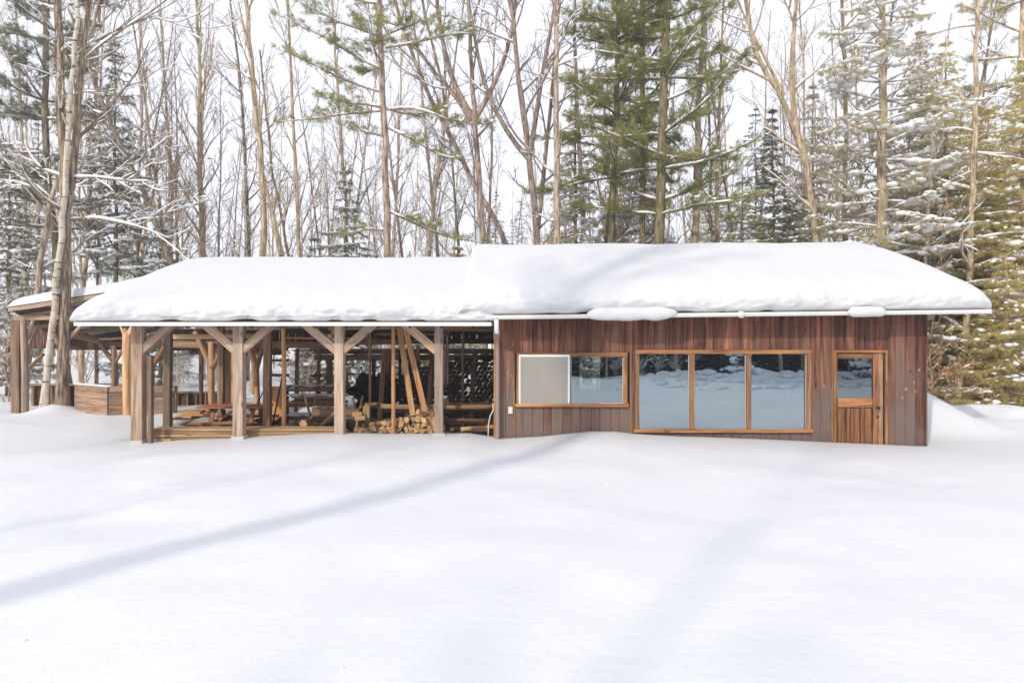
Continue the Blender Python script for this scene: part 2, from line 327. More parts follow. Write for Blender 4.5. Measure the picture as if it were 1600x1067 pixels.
def ground(x, y):
    x = np.asarray(x, float); y = np.asarray(y, float)
    z = .36 + .13 * vnoise(x, y, .22, 1) + .10 * vnoise(x, y, .55, 2) + .05 * vnoise(x, y, 1.3, 3) + .012 * vnoise(x, y, 3.1, 4)
    lz = np.interp(x, LX, LZ); k = np.exp(-((y - 12.3) / 1.5) ** 2) * sstep(-11, -8.5, x)
    z = z * (1 - k) + lz * k
    # drift against the wall, a small hollow before it
    z += .05 * np.exp(-((y - 10.3) / .9) ** 2) * vnoise(x, y, .35, 6) * 2
    near = 1 - sstep(1.2, 3.0, np.abs(y - 6)); z += 0 * near
    # left drift and the mound at the trees
    z += .24 * np.exp(-(((x + 11.25) / .5) ** 2 + ((y - 16.9) / .6) ** 2)) + .06 * np.exp(-(((x + 10.5) / 2.2) ** 2 + ((y - 16.2) / 1.3) ** 2))
    # ploughed bank behind the right corner
    z += 1.0 * np.exp(-(((x - 8.3) / 1.35) ** 2 + ((y - 15.6) / 1.9) ** 2)) * sstep(13, 14.2, y) + .28 * np.exp(-(((x - 11.3) / 2.2) ** 2 + ((y - 16.2) / 1.2) ** 2))
    z += .10 * np.exp(-(((x - 10) / 2.5) ** 2 + ((y - 15.5) / 1.5) ** 2)) * vnoise(x, y, 1.6, 9) * 3
    z -= .2 * np.exp(-(((x - 16.5) / 2.5) ** 2 + ((y - 20) / 3) ** 2))
    # rise of the wood behind, uneven with buried logs
    z += sstep(20, 60, y) * .9 + sstep(20, 24, y) * .35 * vnoise(x, y, .5, 11)
    # banks behind the camera
    bk = sstep(-3.0, -7.0, y); z += bk * (-.05 + .22 * vnoise(x, y, .28, 21) + .24 * vnoise(x, y, .8, 22)) + .13 * sstep(1.0, -1.5, y) * sstep(3, 5, x) * vnoise(x, y, .7, 23) + .22 * sstep(0, -2.5, y) * sstep(7, 10, x) * (np.abs(vnoise(x, y, .9, 24)) + .5 * vnoise(x, y, 1.8, 25))
    z += .30 * np.exp(-(((x - 8.6) / 1.5) ** 2 + ((y + 7.5) / 1.2) ** 2)) + .45 * np.exp(-(((x - 12.3) / .9) ** 2 + ((y + 8.0) / 1.0) ** 2)) + .5 * np.exp(-(((x - 15.0) / 1.2) ** 2 + ((y + 8) / 1.2) ** 2))
    # under the roofs
    ins = sstep(12.62, 12.85, y) * (1 - sstep(18.8, 19.2, y)) * sstep(-7.5 + .0 * y, -6.1, x) * (1 - sstep(-.22, -.1, x))
    z = z * (1 - ins) + .0 * ins
    cab = ((x > -.19) & (x < 7.46) & (y > 12.47) & (y < 18.95)); z = np.where(cab, -.12, z)
    return z
def gz(x, y): return float(ground(np.array([x]), np.array([y]))[0])
gx = np.concatenate([-np.geomspace(420, 17, 26), np.arange(-16, 16.01, .1), np.geomspace(17, 420, 26)])
gy = np.concatenate([-np.geomspace(420, 16, 18), np.arange(-15, 2, .2), np.arange(2, 21.5, .1), np.arange(21.6, 40, .5), np.geomspace(40.5, 500, 22)])
GX, GY = np.meshgrid(gx, gy); GZ = ground(GX, GY); nx, ny = len(gx), len(gy)
ii, jj = np.meshgrid(np.arange(nx - 1), np.arange(ny - 1)); a = (jj * nx + ii).ravel()
me = mesh_np('snow_ground', np.stack([GX.ravel(), GY.ravel(), GZ.ravel()], 1), [np.stack([a, a + 1, a + nx + 1, a + nx], 1)], [M['snow']])
tag(mobj('snow_ground', me), kind='structure')
fl = boxo('dirt_floor', -6.6, -.26, 12.95, 18.9, -.08, .012, M['dirt']); tag(fl, kind='structure')
# little snow lumps fallen on the field (soft white nubs)
def ico():
    t = (1 + 5 ** .5) / 2
    v = np.array([(-1, t, 0), (1, t, 0), (-1, -t, 0), (1, -t, 0), (0, -1, t), (0, 1, t), (0, -1, -t), (0, 1, -t), (t, 0, -1), (t, 0, 1), (-t, 0, -1), (-t, 0, 1)], float)
    f = [(0, 11, 5), (0, 5, 1), (0, 1, 7), (0, 7, 10), (0, 10, 11), (1, 5, 9), (5, 11, 4), (11, 10, 2), (10, 7, 6), (7, 1, 8), (3, 9, 4), (3, 4, 2), (3, 2, 6), (3, 6, 8), (3, 8, 9), (4, 9, 5), (2, 4, 11), (6, 2, 10), (8, 6, 7), (9, 8, 1)]
    v /= np.linalg.norm(v[0]); V = list(map(tuple, v)); mid = {}; F2 = []
    def m_(a, b):
        k = (min(a, b), max(a, b))
        if k not in mid:
            p = (np.array(V[a]) + np.array(V[b])) / 2; V.append(tuple(p / np.linalg.norm(p))); mid[k] = len(V) - 1
        return mid[k]
    for a, b, c in f:
        x, y, z = m_(a, b), m_(b, c), m_(c, a); F2 += [(a, x, z), (b, y, x), (c, z, y), (x, y, z)]
    return np.array(f, int), v, np.array(V), np.array(F2, int)
F0, V0, V1, F1 = ico()
def blobs(P, S, rs, hi=True, flat=.55, jit=.22):
    """irregular lumps at P (n,3) with sizes S (n,3)"""
    bv, bf = (V1, F1) if hi else (V0, F0); n = len(P)
    V = bv[None] * (1 + rs.uniform(-jit, jit, (n, len(bv), 1))); V = V * S[:, None, :] + P[:, None, :]
    Fc = (bf[None] + (np.arange(n) * len(bv))[:, None, None]).reshape(-1, 3); return V.reshape(-1, 3), Fc

rs_ = np.random.RandomState(77); n_ = 260; cx_ = rs_.uniform(2.5, 18, n_); cy2 = rs_.uniform(-9, -.8, n_); sz_ = rs_.uniform(.06, .30, n_) * np.clip((cx_ - 1) / 9, .3, 1)
p_, f_ = blobs(np.stack([cx_, cy2, ground(cx_, cy2) + sz_ * .1], 1), np.stack([sz_ * 1.2, sz_, sz_ * .6], 1), rs_, jit=.25)
tag(mobj('snow_clods', mesh_np('snow_clods', p_, [f_], [M['snow']])), kind='stuff')
rs_ = np.random.RandomState(78); n_ = 24; cx_ = rs_.uniform(-5, 9, n_); cy2 = rs_.uniform(3.6, 10, n_); sz_ = rs_.uniform(.008, .022, n_)
p_, f_ = blobs(np.stack([cx_, cy2, ground(cx_, cy2)], 1), np.stack([sz_ * 1.6, sz_ * 1.3, sz_ * .45], 1), rs_, jit=.15)
tag(mobj('fallen_snow_lumps', mesh_np('fallen_snow_lumps', p_, [f_], [M['snow']])), kind='stuff')
# ---------------------------------------------------------------- roofs with their snow
def extrude_x(name, prof, x0, x1, mat, parent, tilt=0.0):
    """closed YZ profile extruded from x0 to x1, rising by tilt"""
    n = len(prof); V = [(x0, y, z) for y, z in prof] + [(x1, y, z + tilt) for y, z in prof]
    q = np.array([[k, (k + 1) % n, n + (k + 1) % n, n + k] for k in range(n)]); c = [list(range(n))[::-1], list(range(n, 2 * n))]
    return mobj(name, mesh_np(name, V, [q, np.array(c)], [mat], smooth=False), parent)
def roof_snow(x0, x1, ze, zr, th, Ye, Yr, Yb, parent, seed=1, d0=(.55, .55), n_u=190, lump=1.0, over=.09):
    """snow lying on a gable roof. ze, zr: functions of x (roof top surface at eave and ridge)"""
    # base point fraction along roof front 0..1, 1..2 back ; offsets (dy, dz) in units
    ctrl = [(0.004, .03, -.01), (0.0, -.35, .03), (0.0, -.85, .22), (0.0, -1.0, .48), (.008, -.7, .74), (.03, -.3, .93), (.075, 0, 1.03), (.16, 0, 1.06), (.35, 0, 1.04), (.6, 0, 1.0), (.82, 0, .97), (.93, 0, .91), (1.0, 0, .84), (1.07, 0, .91), (1.2, 0, .98), (1.5, 0, 1), (1.8, 0, 1), (1.93, 0, .95), (1.98, .5, .7), (2.0, .8, .4), (2.0, .3, .0)]
    C = np.array(ctrl); t = np.linspace(0, len(C) - 1, 96); S = np.stack([np.interp(t, np.arange(len(C)), C[:, k]) for k in range(3)], 1)
    for _ in range(3): S[1:-1] = (S[:-2] + 2 * S[1:-1] + S[2:]) / 4
    xs = np.concatenate([x0 + (np.linspace(0, 1, 16) ** 1.6) * .5, np.linspace(x0 + .5, x1 - .5, n_u)[1:-1], x1 - ((1 - np.linspace(0, 1, 16)) ** 1.6) * .5])
    V = np.zeros((len(xs), len(S), 3)); ph = seed * 3.1
    for i, x in enumerate(xs):
        a0 = min((x - x0) / d0[0], 1); a1 = min((x1 - x) / d0[1], 1)
        e = (1 - (1 - a0) ** 2.4) ** (1 / 2.4) * (1 - (1 - a1) ** 2.4) ** (1 / 2.4) if min(a0, a1) > 0 else 0
        f = np.clip(S[:, 0], 0, 1); g = np.clip(S[:, 0] - 1, 0, 1)
        yb = Ye + (Yr - Ye) * f + (Yb - Yr) * g; zb = ze(x) + (zr(x) - ze(x)) * f - (zr(x) - ze(x)) * g * (Yb - Yr) / (Yr - Ye)
        hs = np.array([noise.noise((x * .9 + ph, s * 2.2, ph)) * .6 + noise.noise((x * 2.7, s * 6, ph + 4)) * .3 for s in S[:, 0]])
        edge = np.clip(1 - S[:, 0] / .16, 0, 1)
        lum = np.array([noise.noise((x * 3.2 + ph, k * .11, 2.0)) * .6 + noise.noise((x * 8 + ph, k * .3, 7.0)) * .35 for k in range(len(S))]) * edge * lump + noise.noise((x * .8, 1.0, ph)) * .5 * edge
        V[i, :, 0] = x
        V[i, :, 1] = yb + S[:, 1] * over * e * (1 + lum * .8) + .0
        V[i, :, 2] = zb + S[:, 2] * th * e * (1 + .13 * hs) + lum * .035 * e * np.clip(S[:, 2] * 3, 0, 1)
        V[i, :2, 2] += .02 + .05 * max(0, noise.noise((x * 1.7 + ph, 3.3, 9.0))); V[i, 2:9, 2] += .10 * max(0, noise.noise((x * 2.3 + ph, 3.3, 5.0)) - .22) * e         # gaps that bare the roof edge
    nS = len(S); i, k = np.meshgrid(np.arange(len(xs) - 1), np.arange(nS - 1), indexing='ij'); a = (i * nS + k).ravel()
    q = np.stack([a, a + nS, a + nS + 1, a + 1], 1)
    bot = np.stack([np.arange(len(xs) - 1) * nS, np.arange(len(xs) - 1) * nS + nS - 1, np.arange(1, len(xs)) * nS + nS - 1, np.arange(1, len(xs)) * nS], 1)
    return mobj('roof_snow', mesh_np('roof_snow', V.reshape(-1, 3), [q, bot], [M['roof_snow']]), parent)

# ================================================================ CABIN
cabin = tag(empty('cabin', (3.6, 12.4, 0)), 'closed cabin with red brown plank walls, three-pane window and half-glazed door', 'cabin')
XL, XR = X(780, 12.4), X(1447, 12.4); FY = 12.4
W1 = (X(807, 12.4), X(980, 12.4), Z(636, 12.4), Z(551, 12.4))
W2 = (X(992, 12.4), X(1266.5, 12.4), Z(676, 12.4), Z(546.5, 12.4))
DR = (X(1301.5, 12.4), X(1386, 12.4), 0.05, Z(547, 12.4))
edges = [780, 790, 803]
def split(a, b, n): return [a + (b - a) * (k + (rng.uniform(-.16, .16) if 0 < k < n else 0)) / n for k in range(1, n + 1)]
edges += split(803, 985, 12) + [992.0] + split(992, 1266.5, 18) + split(1266.5, 1301.5, 2) + split(1301.5, 1386, 5) + split(1386, 1447, 4)
def board(x0, x1, z0, z1, k):
    w = x1 - x0 - .006; L = z1 - z0; pr = rng.uniform(-.004, .004)
    me = prism_mesh(round(L, 2), round(w, 3), .022, M['siding'], .0, 0, .004)
    return mobj('wall_board', me, cabin, ((x0 + x1) / 2, FY + .011 + pr, z0), Matrix.Rotation(0, 3, 'Z'))
for k in range(len(edges) - 1):
    x0, x1 = X(edges[k], 12.4), X(edges[k + 1], 12.4); zt = 2.66 + .01 * k / 40; mid = (x0 + x1) / 2; segs = [(0.0, zt)]
    for (a, b, zb, zt2) in (W1, W2, DR):
        if a - .02 < mid < b + .02: segs = [(0.0, zb)] * (zb > .1) + [(zt2, zt)]
    for z0, z1 in segs: board(x0, x1, z0, z1, k)
# dark backing behind the boards, other walls, floor, ceiling
def wall_pieces(x0, x1, holes, y0, y1, zt, mat, name):
    xs = sorted({x0, x1, *[h[0] for h in holes], *[h[1] for h in holes]})
    for a, b in zip(xs[:-1], xs[1:]):
        h = [q for q in holes if q[0] <= (a + b) / 2 <= q[1]]
        if not h: boxo(name, a, b, y0, y1, -.1, zt, mat, cabin)
        else:
            if h[0][2] > .1: boxo(name, a, b, y0, y1, -.1, h[0][2], mat, cabin)
            boxo(name, a, b, y0, y1, h[0][3], zt, mat, cabin)
wall_pieces(XL + .01, XR - .01, [(h[0] + .03, h[1] - .03, h[2] + .02 if h is not DR else -1, h[3] - .02) for h in (W1, W2, DR)], FY + .028, FY + .14, 2.66, M['dark'], 'inner_wall')
BW = [(X(822, 18.8), X(852, 18.8), .85, 1.75), (X(903, 18.8), X(938, 18.8), .85, 1.75)]
wall_pieces(XL + .01, XR - .01, BW, 18.7, 18.85, 2.62, M['interior'], 'back_wall')
for h in BW:
    w = boxo('back_window_frame', h[0], h[1], 18.69, 18.66, h[2] - .04, h[2], M['frame_wood'], cabin)
    beam('back_window_frame', (h[0], 18.67, h[2]), (h[0], 18.67, h[3]), .05, .04, M['frame_wood'], cabin)
    beam('back_window_frame', (h[1], 18.67, h[2]), (h[1], 18.67, h[3]), .05, .04, M['frame_wood'], cabin)
boxo('side_wall', XL, XL + .12, FY + .15, 18.69, -.1, 2.62, M['siding'], cabin)
boxo('side_wall', XR - .03, XR, FY + .03, 18.69, -.1, 2.62, M['siding'], cabin)
boxo('cabin_floor', XL + .13, XR - .04, FY + .15, 18.68, .02, .1, M['interior'], cabin)
boxo('ceiling', XL + .13, XR - .04, FY + .15, 18.68, 2.5, 2.54, M['interior'], cabin)
beam('corner_trim', (XR + .004, FY + .0, 0), (XR + .004, FY + .0, 2.66), .018, .05, M['siding'], cabin)
for p in (803.4, 985.5, 1300.2):
    beam('batten', (X(p, 12.4), FY - .012, 0), (X(p, 12.4), FY - .012, 2.66), .03, .018, M['frame_wood'], cabin)
# windows
def window(rect, panes, name='window', fw=.075):
    x0, x1, z0, z1 = rect; e = empty(name, ((x0 + x1) / 2, FY, z0)); e.parent = cabin; e.matrix_basis = Matrix.Translation(Vector(e.location) - cabin.location)
    fr = M['frame_wood']; y = FY - .018
    beam('frame', (x0, y, z1 - fw / 2), (x1, y, z1 - fw / 2), fw, .05, fr, e, wob=.002, seed=1)
    beam('frame', (x0 - .02, y - .012, z0 + fw / 2), (x1 + .02, y - .012, z0 + fw / 2), fw * .8, .075, fr, e, wob=.002, seed=2)
    beam('frame', (x0 + fw / 2, y, z0 + fw * .92), (x0 + fw / 2, y, z1 - fw - .002), fw, .045, fr, e, seed=3)
    beam('frame', (x1 - fw / 2, y, z0 + fw * .92), (x1 - fw / 2, y, z1 - fw - .002), fw, .045, fr, e, seed=4)
    return e
w2 = window(W2, 3); tag(w2, 'wide wooden window of three fixed panes')
ix0, ix1, iz0, iz1 = W2[0] + .07, W2[1] - .07, W2[2] + .06, W2[3] - .07
ms_ = [X(1081, 12.4), X(1169.5, 12.4)]
for mx_ in ms_: beam('mullion', (mx_, FY - .008, iz0 + .01), (mx_, FY - .008, iz1 - .002), .085, .05, M['frame_wood'], w2, seed=5)
bnd = [ix0, ms_[0] - .043, ms_[0] + .043, ms_[1] - .043, ms_[1] + .043, ix1]
for k in range(3):
    a, b = bnd[2 * k], bnd[2 * k + 1]
    pn = mobj('pane', box_me('pane', -(b - a) / 2, (b - a) / 2, -.003, .003, 0, iz1 - iz0, M['glass']), w2, ((a + b) / 2, FY + .03, iz0), Matrix.Rotation(R((.25, -.15, .3)[k]), 3, 'Z') @ Matrix.Rotation(R((.12, 0, -.1)[k]), 3, 'X'))
    for xx in (a + .008, b - .008): boxo('glazing_bead', xx - .004, xx + .004, FY + .008, FY + .022, iz0, iz1, M['white_metal'], w2)
    boxo('glazing_bead', a + .017, b - .017, FY + .008, FY + .022, iz0 + .003, iz0 + .012, M['white_metal'], w2)
w1 = window(W1, 2); tag(w1, 'sliding window with a screened left half')
jx0, jx1, jz0, jz1 = W1[0] + .07, W1[1] - .07, W1[2] + .055, W1[3] - .065; jm = X(890, 12.4)
fm = M['white_metal']
for (a, b, c, d) in ((jx0 - .03, jm, jz0 - .02, jz0 + .015), (jx0 - .03, jm, jz1 - .012, jz1 + .03)): boxo('screen_frame', a, b, FY - .048, FY - .022, c, d, fm, w1)
for a in (jx0 - .03, jm - .035): boxo('screen_frame', a, a + .033, FY - .0475, FY - .0225, jz0 + .016, jz1 - .013, fm, w1)
boxo('insect_screen', jx0, jm - .03, FY - .038, FY - .036, jz0 + .0, jz1, M['screen'], w1)
boxo('pane', jx0, jm, FY + .012, FY + .018, jz0, jz1, M['clear_glass'], w1)
boxo('pane', jm - .04, jx1, FY + .03, FY + .036, jz0, jz1, M['clear_glass'], w1)
boxo('sash', jm + .0, jm + .035, FY + .0, FY + .028, jz0, jz1, plain('grey_sash', (.25, .30, .32), .5), w1)
boxo('sash', jx1 - .012, jx1, FY + .0, FY + .028, jz0, jz1, fm, w1); boxo('sash', jm + .037, jx1 - .014, FY + .002, FY + .026, jz0, jz0 + .02, fm, w1)
# door
de = empty('door', ((DR[0] + DR[1]) / 2, FY, 0)); de.parent = cabin; de.matrix_basis = Matrix.Translation(Vector(de.location) - cabin.location)
tag(de, 'orange brown door with one pane above three panels')
fr = M['frame_wood']; dw = M['door_wood']; P = lambda p: X(p, 12.4); Q = lambda q: Z(q, 12.4)
beam('door_frame', (DR[0], FY - .02, Q(549)), (DR[1], FY - .02, Q(549)), .05, .05, fr, de)
beam('door_frame', (P(1303.5), FY - .02, 0), (P(1303.5), FY - .02, Q(551) - .002), .04, .045, fr, de)
beam('door_frame', (P(1384), FY - .02, 0), (P(1384), FY - .02, Q(551) - .002), .045, .045, fr, de)
beam('door_jamb', (P(1376.5), FY + .012, 0), (P(1376.5), FY + .012, Q(551)), .085, .03, M['brown_timber'], de)
beam('stile', (P(1306.5), FY + .01, .06), (P(1306.5), FY + .01, Q(552)), .04, .04, dw, de)
beam('stile', (P(1368.5), FY + .01, .06), (P(1368.5), FY + .01, Q(552)), .09, .04, dw, de, seed=1)
for za, zb in ((Q(560), Q(552.5)), (Q(637), Q(622))):
    zc = (za + zb) / 2; beam('rail', (P(1309) + .004, FY + .012, zc), (P(1363.5) - .003, FY + .012, zc), abs(zb - za), .036, dw, de)
for p in (1326, 1347.5): beam('muntin', (P(p), FY + .012, .06), (P(p), FY + .012, Q(637) - .002), .05, .034, dw, de)
for a, b in ((1309, 1323), (1329, 1344.5), (1350.5, 1363.5)):
    beam('panel', ((P(a) + P(b)) / 2, FY + .03, .06), ((P(a) + P(b)) / 2, FY + .03, Q(638)), P(b) - P(a) - .004, .02, dw, de, seed=int(a))
    beam('panel_moulding', (P(a) + .012, FY + .016, .06), (P(a) + .012, FY + .016, Q(640)), .012, .012, M['brown_trim'], de)
boxo('pane', P(1308.5), P(1364), FY + .028, FY + .034, Q(622), Q(560), M['door_glass'], de)
kn = mobj('handle', log_mesh(.05, .022, .028, M['black'], seed=3), de, (P(1371), FY - .01, Q(637)), Matrix.Rotation(R(90), 3, 'X'))
mobj('lock', log_mesh(.02, .02, .02, M['black'], seed=4), de, (P(1371), FY - .005, Q(651)), Matrix.Rotation(R(90), 3, 'X'))
boxo('hook', P(1377), P(1379), FY - .03, FY - .012, Q(559), Q(555), M['brown_metal'], de)
# roof
zeR = lambda x: 2.60 + (x + .89) * .0118; zrR = lambda x: 3.965 + (x + .6) * .0075
RX0, RX1 = -.87, 8.27
def slab(x0, x1, ze, zr, Ye, Yr, Yb, t, mat, parent):
    V = []
    zb = lambda x: zr(x) - (zr(x) - ze(x)) * (Yb - Yr) / (Yr - Ye)
    for x in (x0, x1): V += [(x, Ye, ze(x)), (x, Yr, zr(x)), (x, Yb, zb(x)), (x, Yb, zb(x) - t), (x, Yr, zr(x) - t), (x, Ye, ze(x) - t)]
    q = np.array([[k, (k + 1) % 6, 6 + (k + 1) % 6, 6 + k] for k in range(6)]); c = np.array([[5, 4, 3, 2, 1, 0], [6, 7, 8, 9, 10, 11]])
    return mobj('roof', mesh_np('roof', V, [q, c], [mat], smooth=False), parent)
slab(RX0, RX1, zeR, zrR, 11.9, 15.6, 19.3, .05, M['brown_trim'], cabin)
roof_snow(RX0 - .06, RX1 + .07, zeR, zrR, .455, 11.9, 15.6, 19.3, cabin, seed=5, d0=(.16, .5), lump=.8, over=.15)
gt = Matrix.Rotation(0, 3, 'Z')
def gutter(x0, x1, z0, z1, Y, parent, mat):
    """open gutter: outer lip, floor, back"""
    pr = [(Y, .0), (Y - .06, .0), (Y - .085, .03), (Y - .085, .07), (Y - .078, .07), (Y - .078, .034), (Y - .057, .008), (Y - .007, .008), (Y - .007, .07), (Y, .07)]
    return extrude_x('gutter', [(y, z0 + z) for y, z in pr], x0, x1, mat, parent, z1 - z0)
gutter(-.89, 8.29, zeR(-.89) - .075, zeR(8.29) - .075, 11.895, cabin, M['white_metal'])
for s in (0, 1): boxo('gutter_end_cap', (-.893, 8.293)[s] - .002, (-.893, 8.293)[s] + .002, 11.805, 11.897, zeR((-.89, 8.29)[s]) - .08, zeR((-.89, 8.29)[s]) - .002, M['white_metal'], cabin)
beam('soffit_board', (RX0 + .02, 12.14, zeR(RX0) - .03), (RX1 - .02, 12.14, zeR(RX1) - .03), .44, .02, M['dark_wood'], cabin, up=(0, 0, 1))
# snow rolls that slid over the gutter
def snow_roll(x0, x1, z, r, Y, seed, parent):
    P = []; Rr = []; n = int((x1 - x0) / .05)
    for i in range(n + 1):
        t = i / n; x = x0 + (x1 - x0) * t; e = max(.02, (1 - abs(2 * t - 1) ** 5)) ** .5
        P.append((x, Y + .015 * noise.noise((x * 4, seed, 0)), z + (x - x0) * .0118 + .018 * noise.noise((x * 3, seed, 4)) - .028 * max(0, noise.noise((x * 1.9, seed, 8))))); Rr.append(r * e * (1 + .22 * noise.noise((x * 4.2, 1, seed))))
    T = Tubes(); T.add(P, Rr, 12); V, Qd = T.arrays()
    V[:, 1] = Y + (V[:, 1] - Y) * 1.0; zc = np.interp(V[:, 0], [p[0] for p in P], [p[2] for p in P]); V[:, 2] = zc + (V[:, 2] - zc) * 1.25
    return mobj('snow_roll', mesh_np('snow_roll', V, [np.concatenate(Qd)], [M['roof_snow']]), parent)
snow_roll(X(916, 11.8), X(1058, 11.8), 2.625, .098, 11.80, 1, cabin)
snow_roll(X(1325, 11.8), X(1385, 11.8), 2.66, .075, 11.80, 2, cabin)
snow_roll(X(1150, 11.8), X(1166, 11.8), 2.62, .05, 11.80, 3, cabin)
# downspout at the left corner
ds = log('downspout', (X(777.5, 12.3), 12.3, .1), (X(777.5, 12.3), 12.3, Z(537, 12.3)), .036, .036, M['brown_metal'], cabin)
for q in (537, 560, 660): log('pipe_band', (X(777.5, 12.3), 12.3, Z(q, 12.3)), (X(777.5, 12.3), 12.3, Z(q, 12.3) + .03), .04, .04, M['brown_metal'], ds)
T = Tubes(); T.add([(X(776, 11.9), 11.86, 2.53), (X(776, 11.9), 11.86, 2.46), (X(776, 11.9), 11.87, 2.37), (X(776.5, 12), 11.93, 2.31)], [.042, .042, .042, .04], 12)
mobj('gutter_outlet', T.mesh('gutter_outlet', M['white_metal']), cabin)
T = Tubes(); T.add([(X(776.5, 12), 11.92, 2.33), (X(777, 12.1), 12.1, 2.22), (X(777.5, 12.3), 12.27, 2.14), (X(777.5, 12.3), 12.3, 2.05)], [.036] * 4, 12)
mobj('downspout_elbow', T.mesh('downspout_elbow', M['brown_metal']), cabin)
jb = boxo('junction_box', X(794, 12.4), X(801, 12.4), FY - .05, FY - .001, Z(646, 12.4), Z(635, 12.4), M['cream'], cabin)
boxo('cover_plate', X(795.5, 12.4), X(799.5, 12.4), FY - .056, FY - .05, Z(644, 12.4), Z(637, 12.4), M['white_metal'], jb)
# things standing inside, seen faintly through the glass
t = tag(empty('stool', (X(918, 14), 14, .1)), 'dark stool inside the cabin, seen through the sliding window', 'stool')
boxo('seat', X(905, 14), X(926, 14), 13.85, 14.15, .72, .77, M['black'], t)
for a in (907, 924):
    for y in (13.88, 14.12): beam('leg', (X(a, 14), y, .1), (X(a, 14), y, .72), .03, .03, M['black'], t)

# ================================================================ OPEN WOODSHED
shed = tag(empty('woodshed', (-3.5, 12.4, 0)), 'long open timber-frame woodshed on posts with knee braces, joined to the cabin', 'shed')
zeL = lambda x: 2.50; zrL = lambda x: 3.73
SX0, SX1 = -7.62, -.34
slab(SX0, SX1, zeL, zrL, 11.92, 15.6, 19.4, .035, M['brown_trim'], shed)
roof_snow(SX0 - .09, SX1 + .05, zeL, zrL, .40, 11.92, 15.6, 19.4, shed, seed=2, d0=(.7, .3), lump=1.3, over=.12)
extrude_x('fascia', [(11.915, 2.42), (11.865, 2.42), (11.865, 2.485), (11.915, 2.485)], SX0, -.36, M['white_metal'], shed)
tm, bt = M['timber'], M['brown_timber']
fx = [X(p, 12.4) for p in (216, 373.5, 530.5, 686)]
for k, x in enumerate(fx):
    gzp = gz(x, 12.35)
    beam('post', (x, 12.42, 0.0 if k else .1), (x, 12.42, 2.5), (.2, .18, .165, .15)[k], .18, tm, shed, wob=.004, seed=20 + k)
    boxo('post_base', x - .11, x + .11, 12.31, 12.53, -.1, gzp + (.055, .06, .0, .03)[k], plain('concrete', (.55, .54, .53), .9) if k == 0 else bpy.data.materials['concrete'], shed)
    dz = .52
    for s in (-1, 1):
        if (k == 0 and s == -1) or (k == 3 and s == 1): continue
        zlow = Z(548 if not (k == 0) else 549, 12.4)
        beam('brace', (x + s * .05, 12.4, zlow), (x + s * .66, 12.4, 2.50), .15, .09, tm, shed, wob=.003, seed=30 + k * 2 + s)
beam('post', (X(232.5, 12.3), 12.36, .2), (X(232.5, 12.3), 12.36, Z(556, 12.36)), .07, .1, bt, shed, seed=40)
beam('plate', (SX0 + .1, 12.5, 2.50), (SX1, 12.5, 2.50), .13, .14, bt, shed, wob=.004, seed=41)
# middle and rear posts
def post(px, w, y0, y1, Yd, mat, zb=None, wob=.005, seed=0, rnd=False, lean=0):
    a = (X(px, Yd), Yd, Z(y1, Yd) if zb is None else zb); b = (X(px + lean, Yd), Yd, Z(y0, Yd)); wd = w * Yd / F
    if rnd: return log('post', a, b, wd / 2, wd / 2 * .9, mat, shed, seed=seed, bend=.02)
    return beam('post', a, b, wd, wd, mat, shed, wob=wob, seed=seed)
post(262.5, 10.5, 512, 0, 13.6, bt, 0, seed=50); post(345.5, 9, 500, 0, 15.9, bt, 0, seed=51); post(418, 10.5, 505, 0, 14.6, bt, 0, seed=52)
post(314, 5, 545, 0, 18.9, M['dark_wood'], 0, seed=53); post(358, 12, 545, 0, 18.95, M['dark_wood'], 0, seed=54); post(366, 7, 545, 0, 18.6, M['orange_pole'], 0, seed=55)
post(330.5, 10.5, 555, 0, 17, M['pole_wood'], 0, rnd=True, seed=56)
log('forked_limb', (X(331, 17), 17, Z(575, 17)), (X(304, 17), 17, Z(518, 17)), .075, .055, M['pole_wood'], shed, seed=1)
log('forked_limb', (X(331, 17), 17, Z(576, 17)), (X(330, 17), 17, Z(535, 17)), .085, .075, M['pole_wood'], shed, seed=2)
log('forked_limb', (X(332, 17), 17, Z(574, 17)), (X(352, 17), 17, Z(540, 17)), .07, .05, M['pole_wood'], shed, seed=3)
post(403, 9, 572, 0, 17, M['pole_wood'], 0, rnd=True, seed=57, lean=-3)
log('forked_limb', (X(401, 17), 17, Z(575, 17)), (X(386, 17), 17, Z(535, 17)), .085, .075, M['pole_wood'], shed, seed=4)
log('forked_limb', (X(401, 17), 17, Z(575, 17)), (X(413, 17), 17, Z(535, 17)), .06, .05, bt, shed, seed=5)
# long log purlin, tie beams, rear header boards
log('purlin', (X(268, 15.2), 15.2, Z(526.5, 15.2)), (X(405, 15.2), 15.2, Z(525, 15.2)), .062, .056, M['pole_wood'], shed, M['log_end'], seed=7)
beam('tie_beam', (X(262, 17.2), 17.2, Z(537.5, 17.2)), (X(540, 17.2), 17.2, Z(539, 17.2)), .17, .16, bt, shed, wob=.006, seed=60)
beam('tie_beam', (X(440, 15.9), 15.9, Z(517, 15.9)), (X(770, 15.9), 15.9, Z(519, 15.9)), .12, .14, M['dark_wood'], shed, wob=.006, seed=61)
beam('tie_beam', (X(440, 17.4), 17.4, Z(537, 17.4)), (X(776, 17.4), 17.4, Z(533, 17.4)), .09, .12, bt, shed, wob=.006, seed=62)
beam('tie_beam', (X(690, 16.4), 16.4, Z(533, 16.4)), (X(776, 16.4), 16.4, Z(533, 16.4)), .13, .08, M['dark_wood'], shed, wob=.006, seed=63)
beam('header', (-9.0, 19.06, Z(550, 19)), (X(440, 19), 19.06, Z(550, 19)), .17, .09, M['dark_wood'], shed, wob=.004, seed=64)
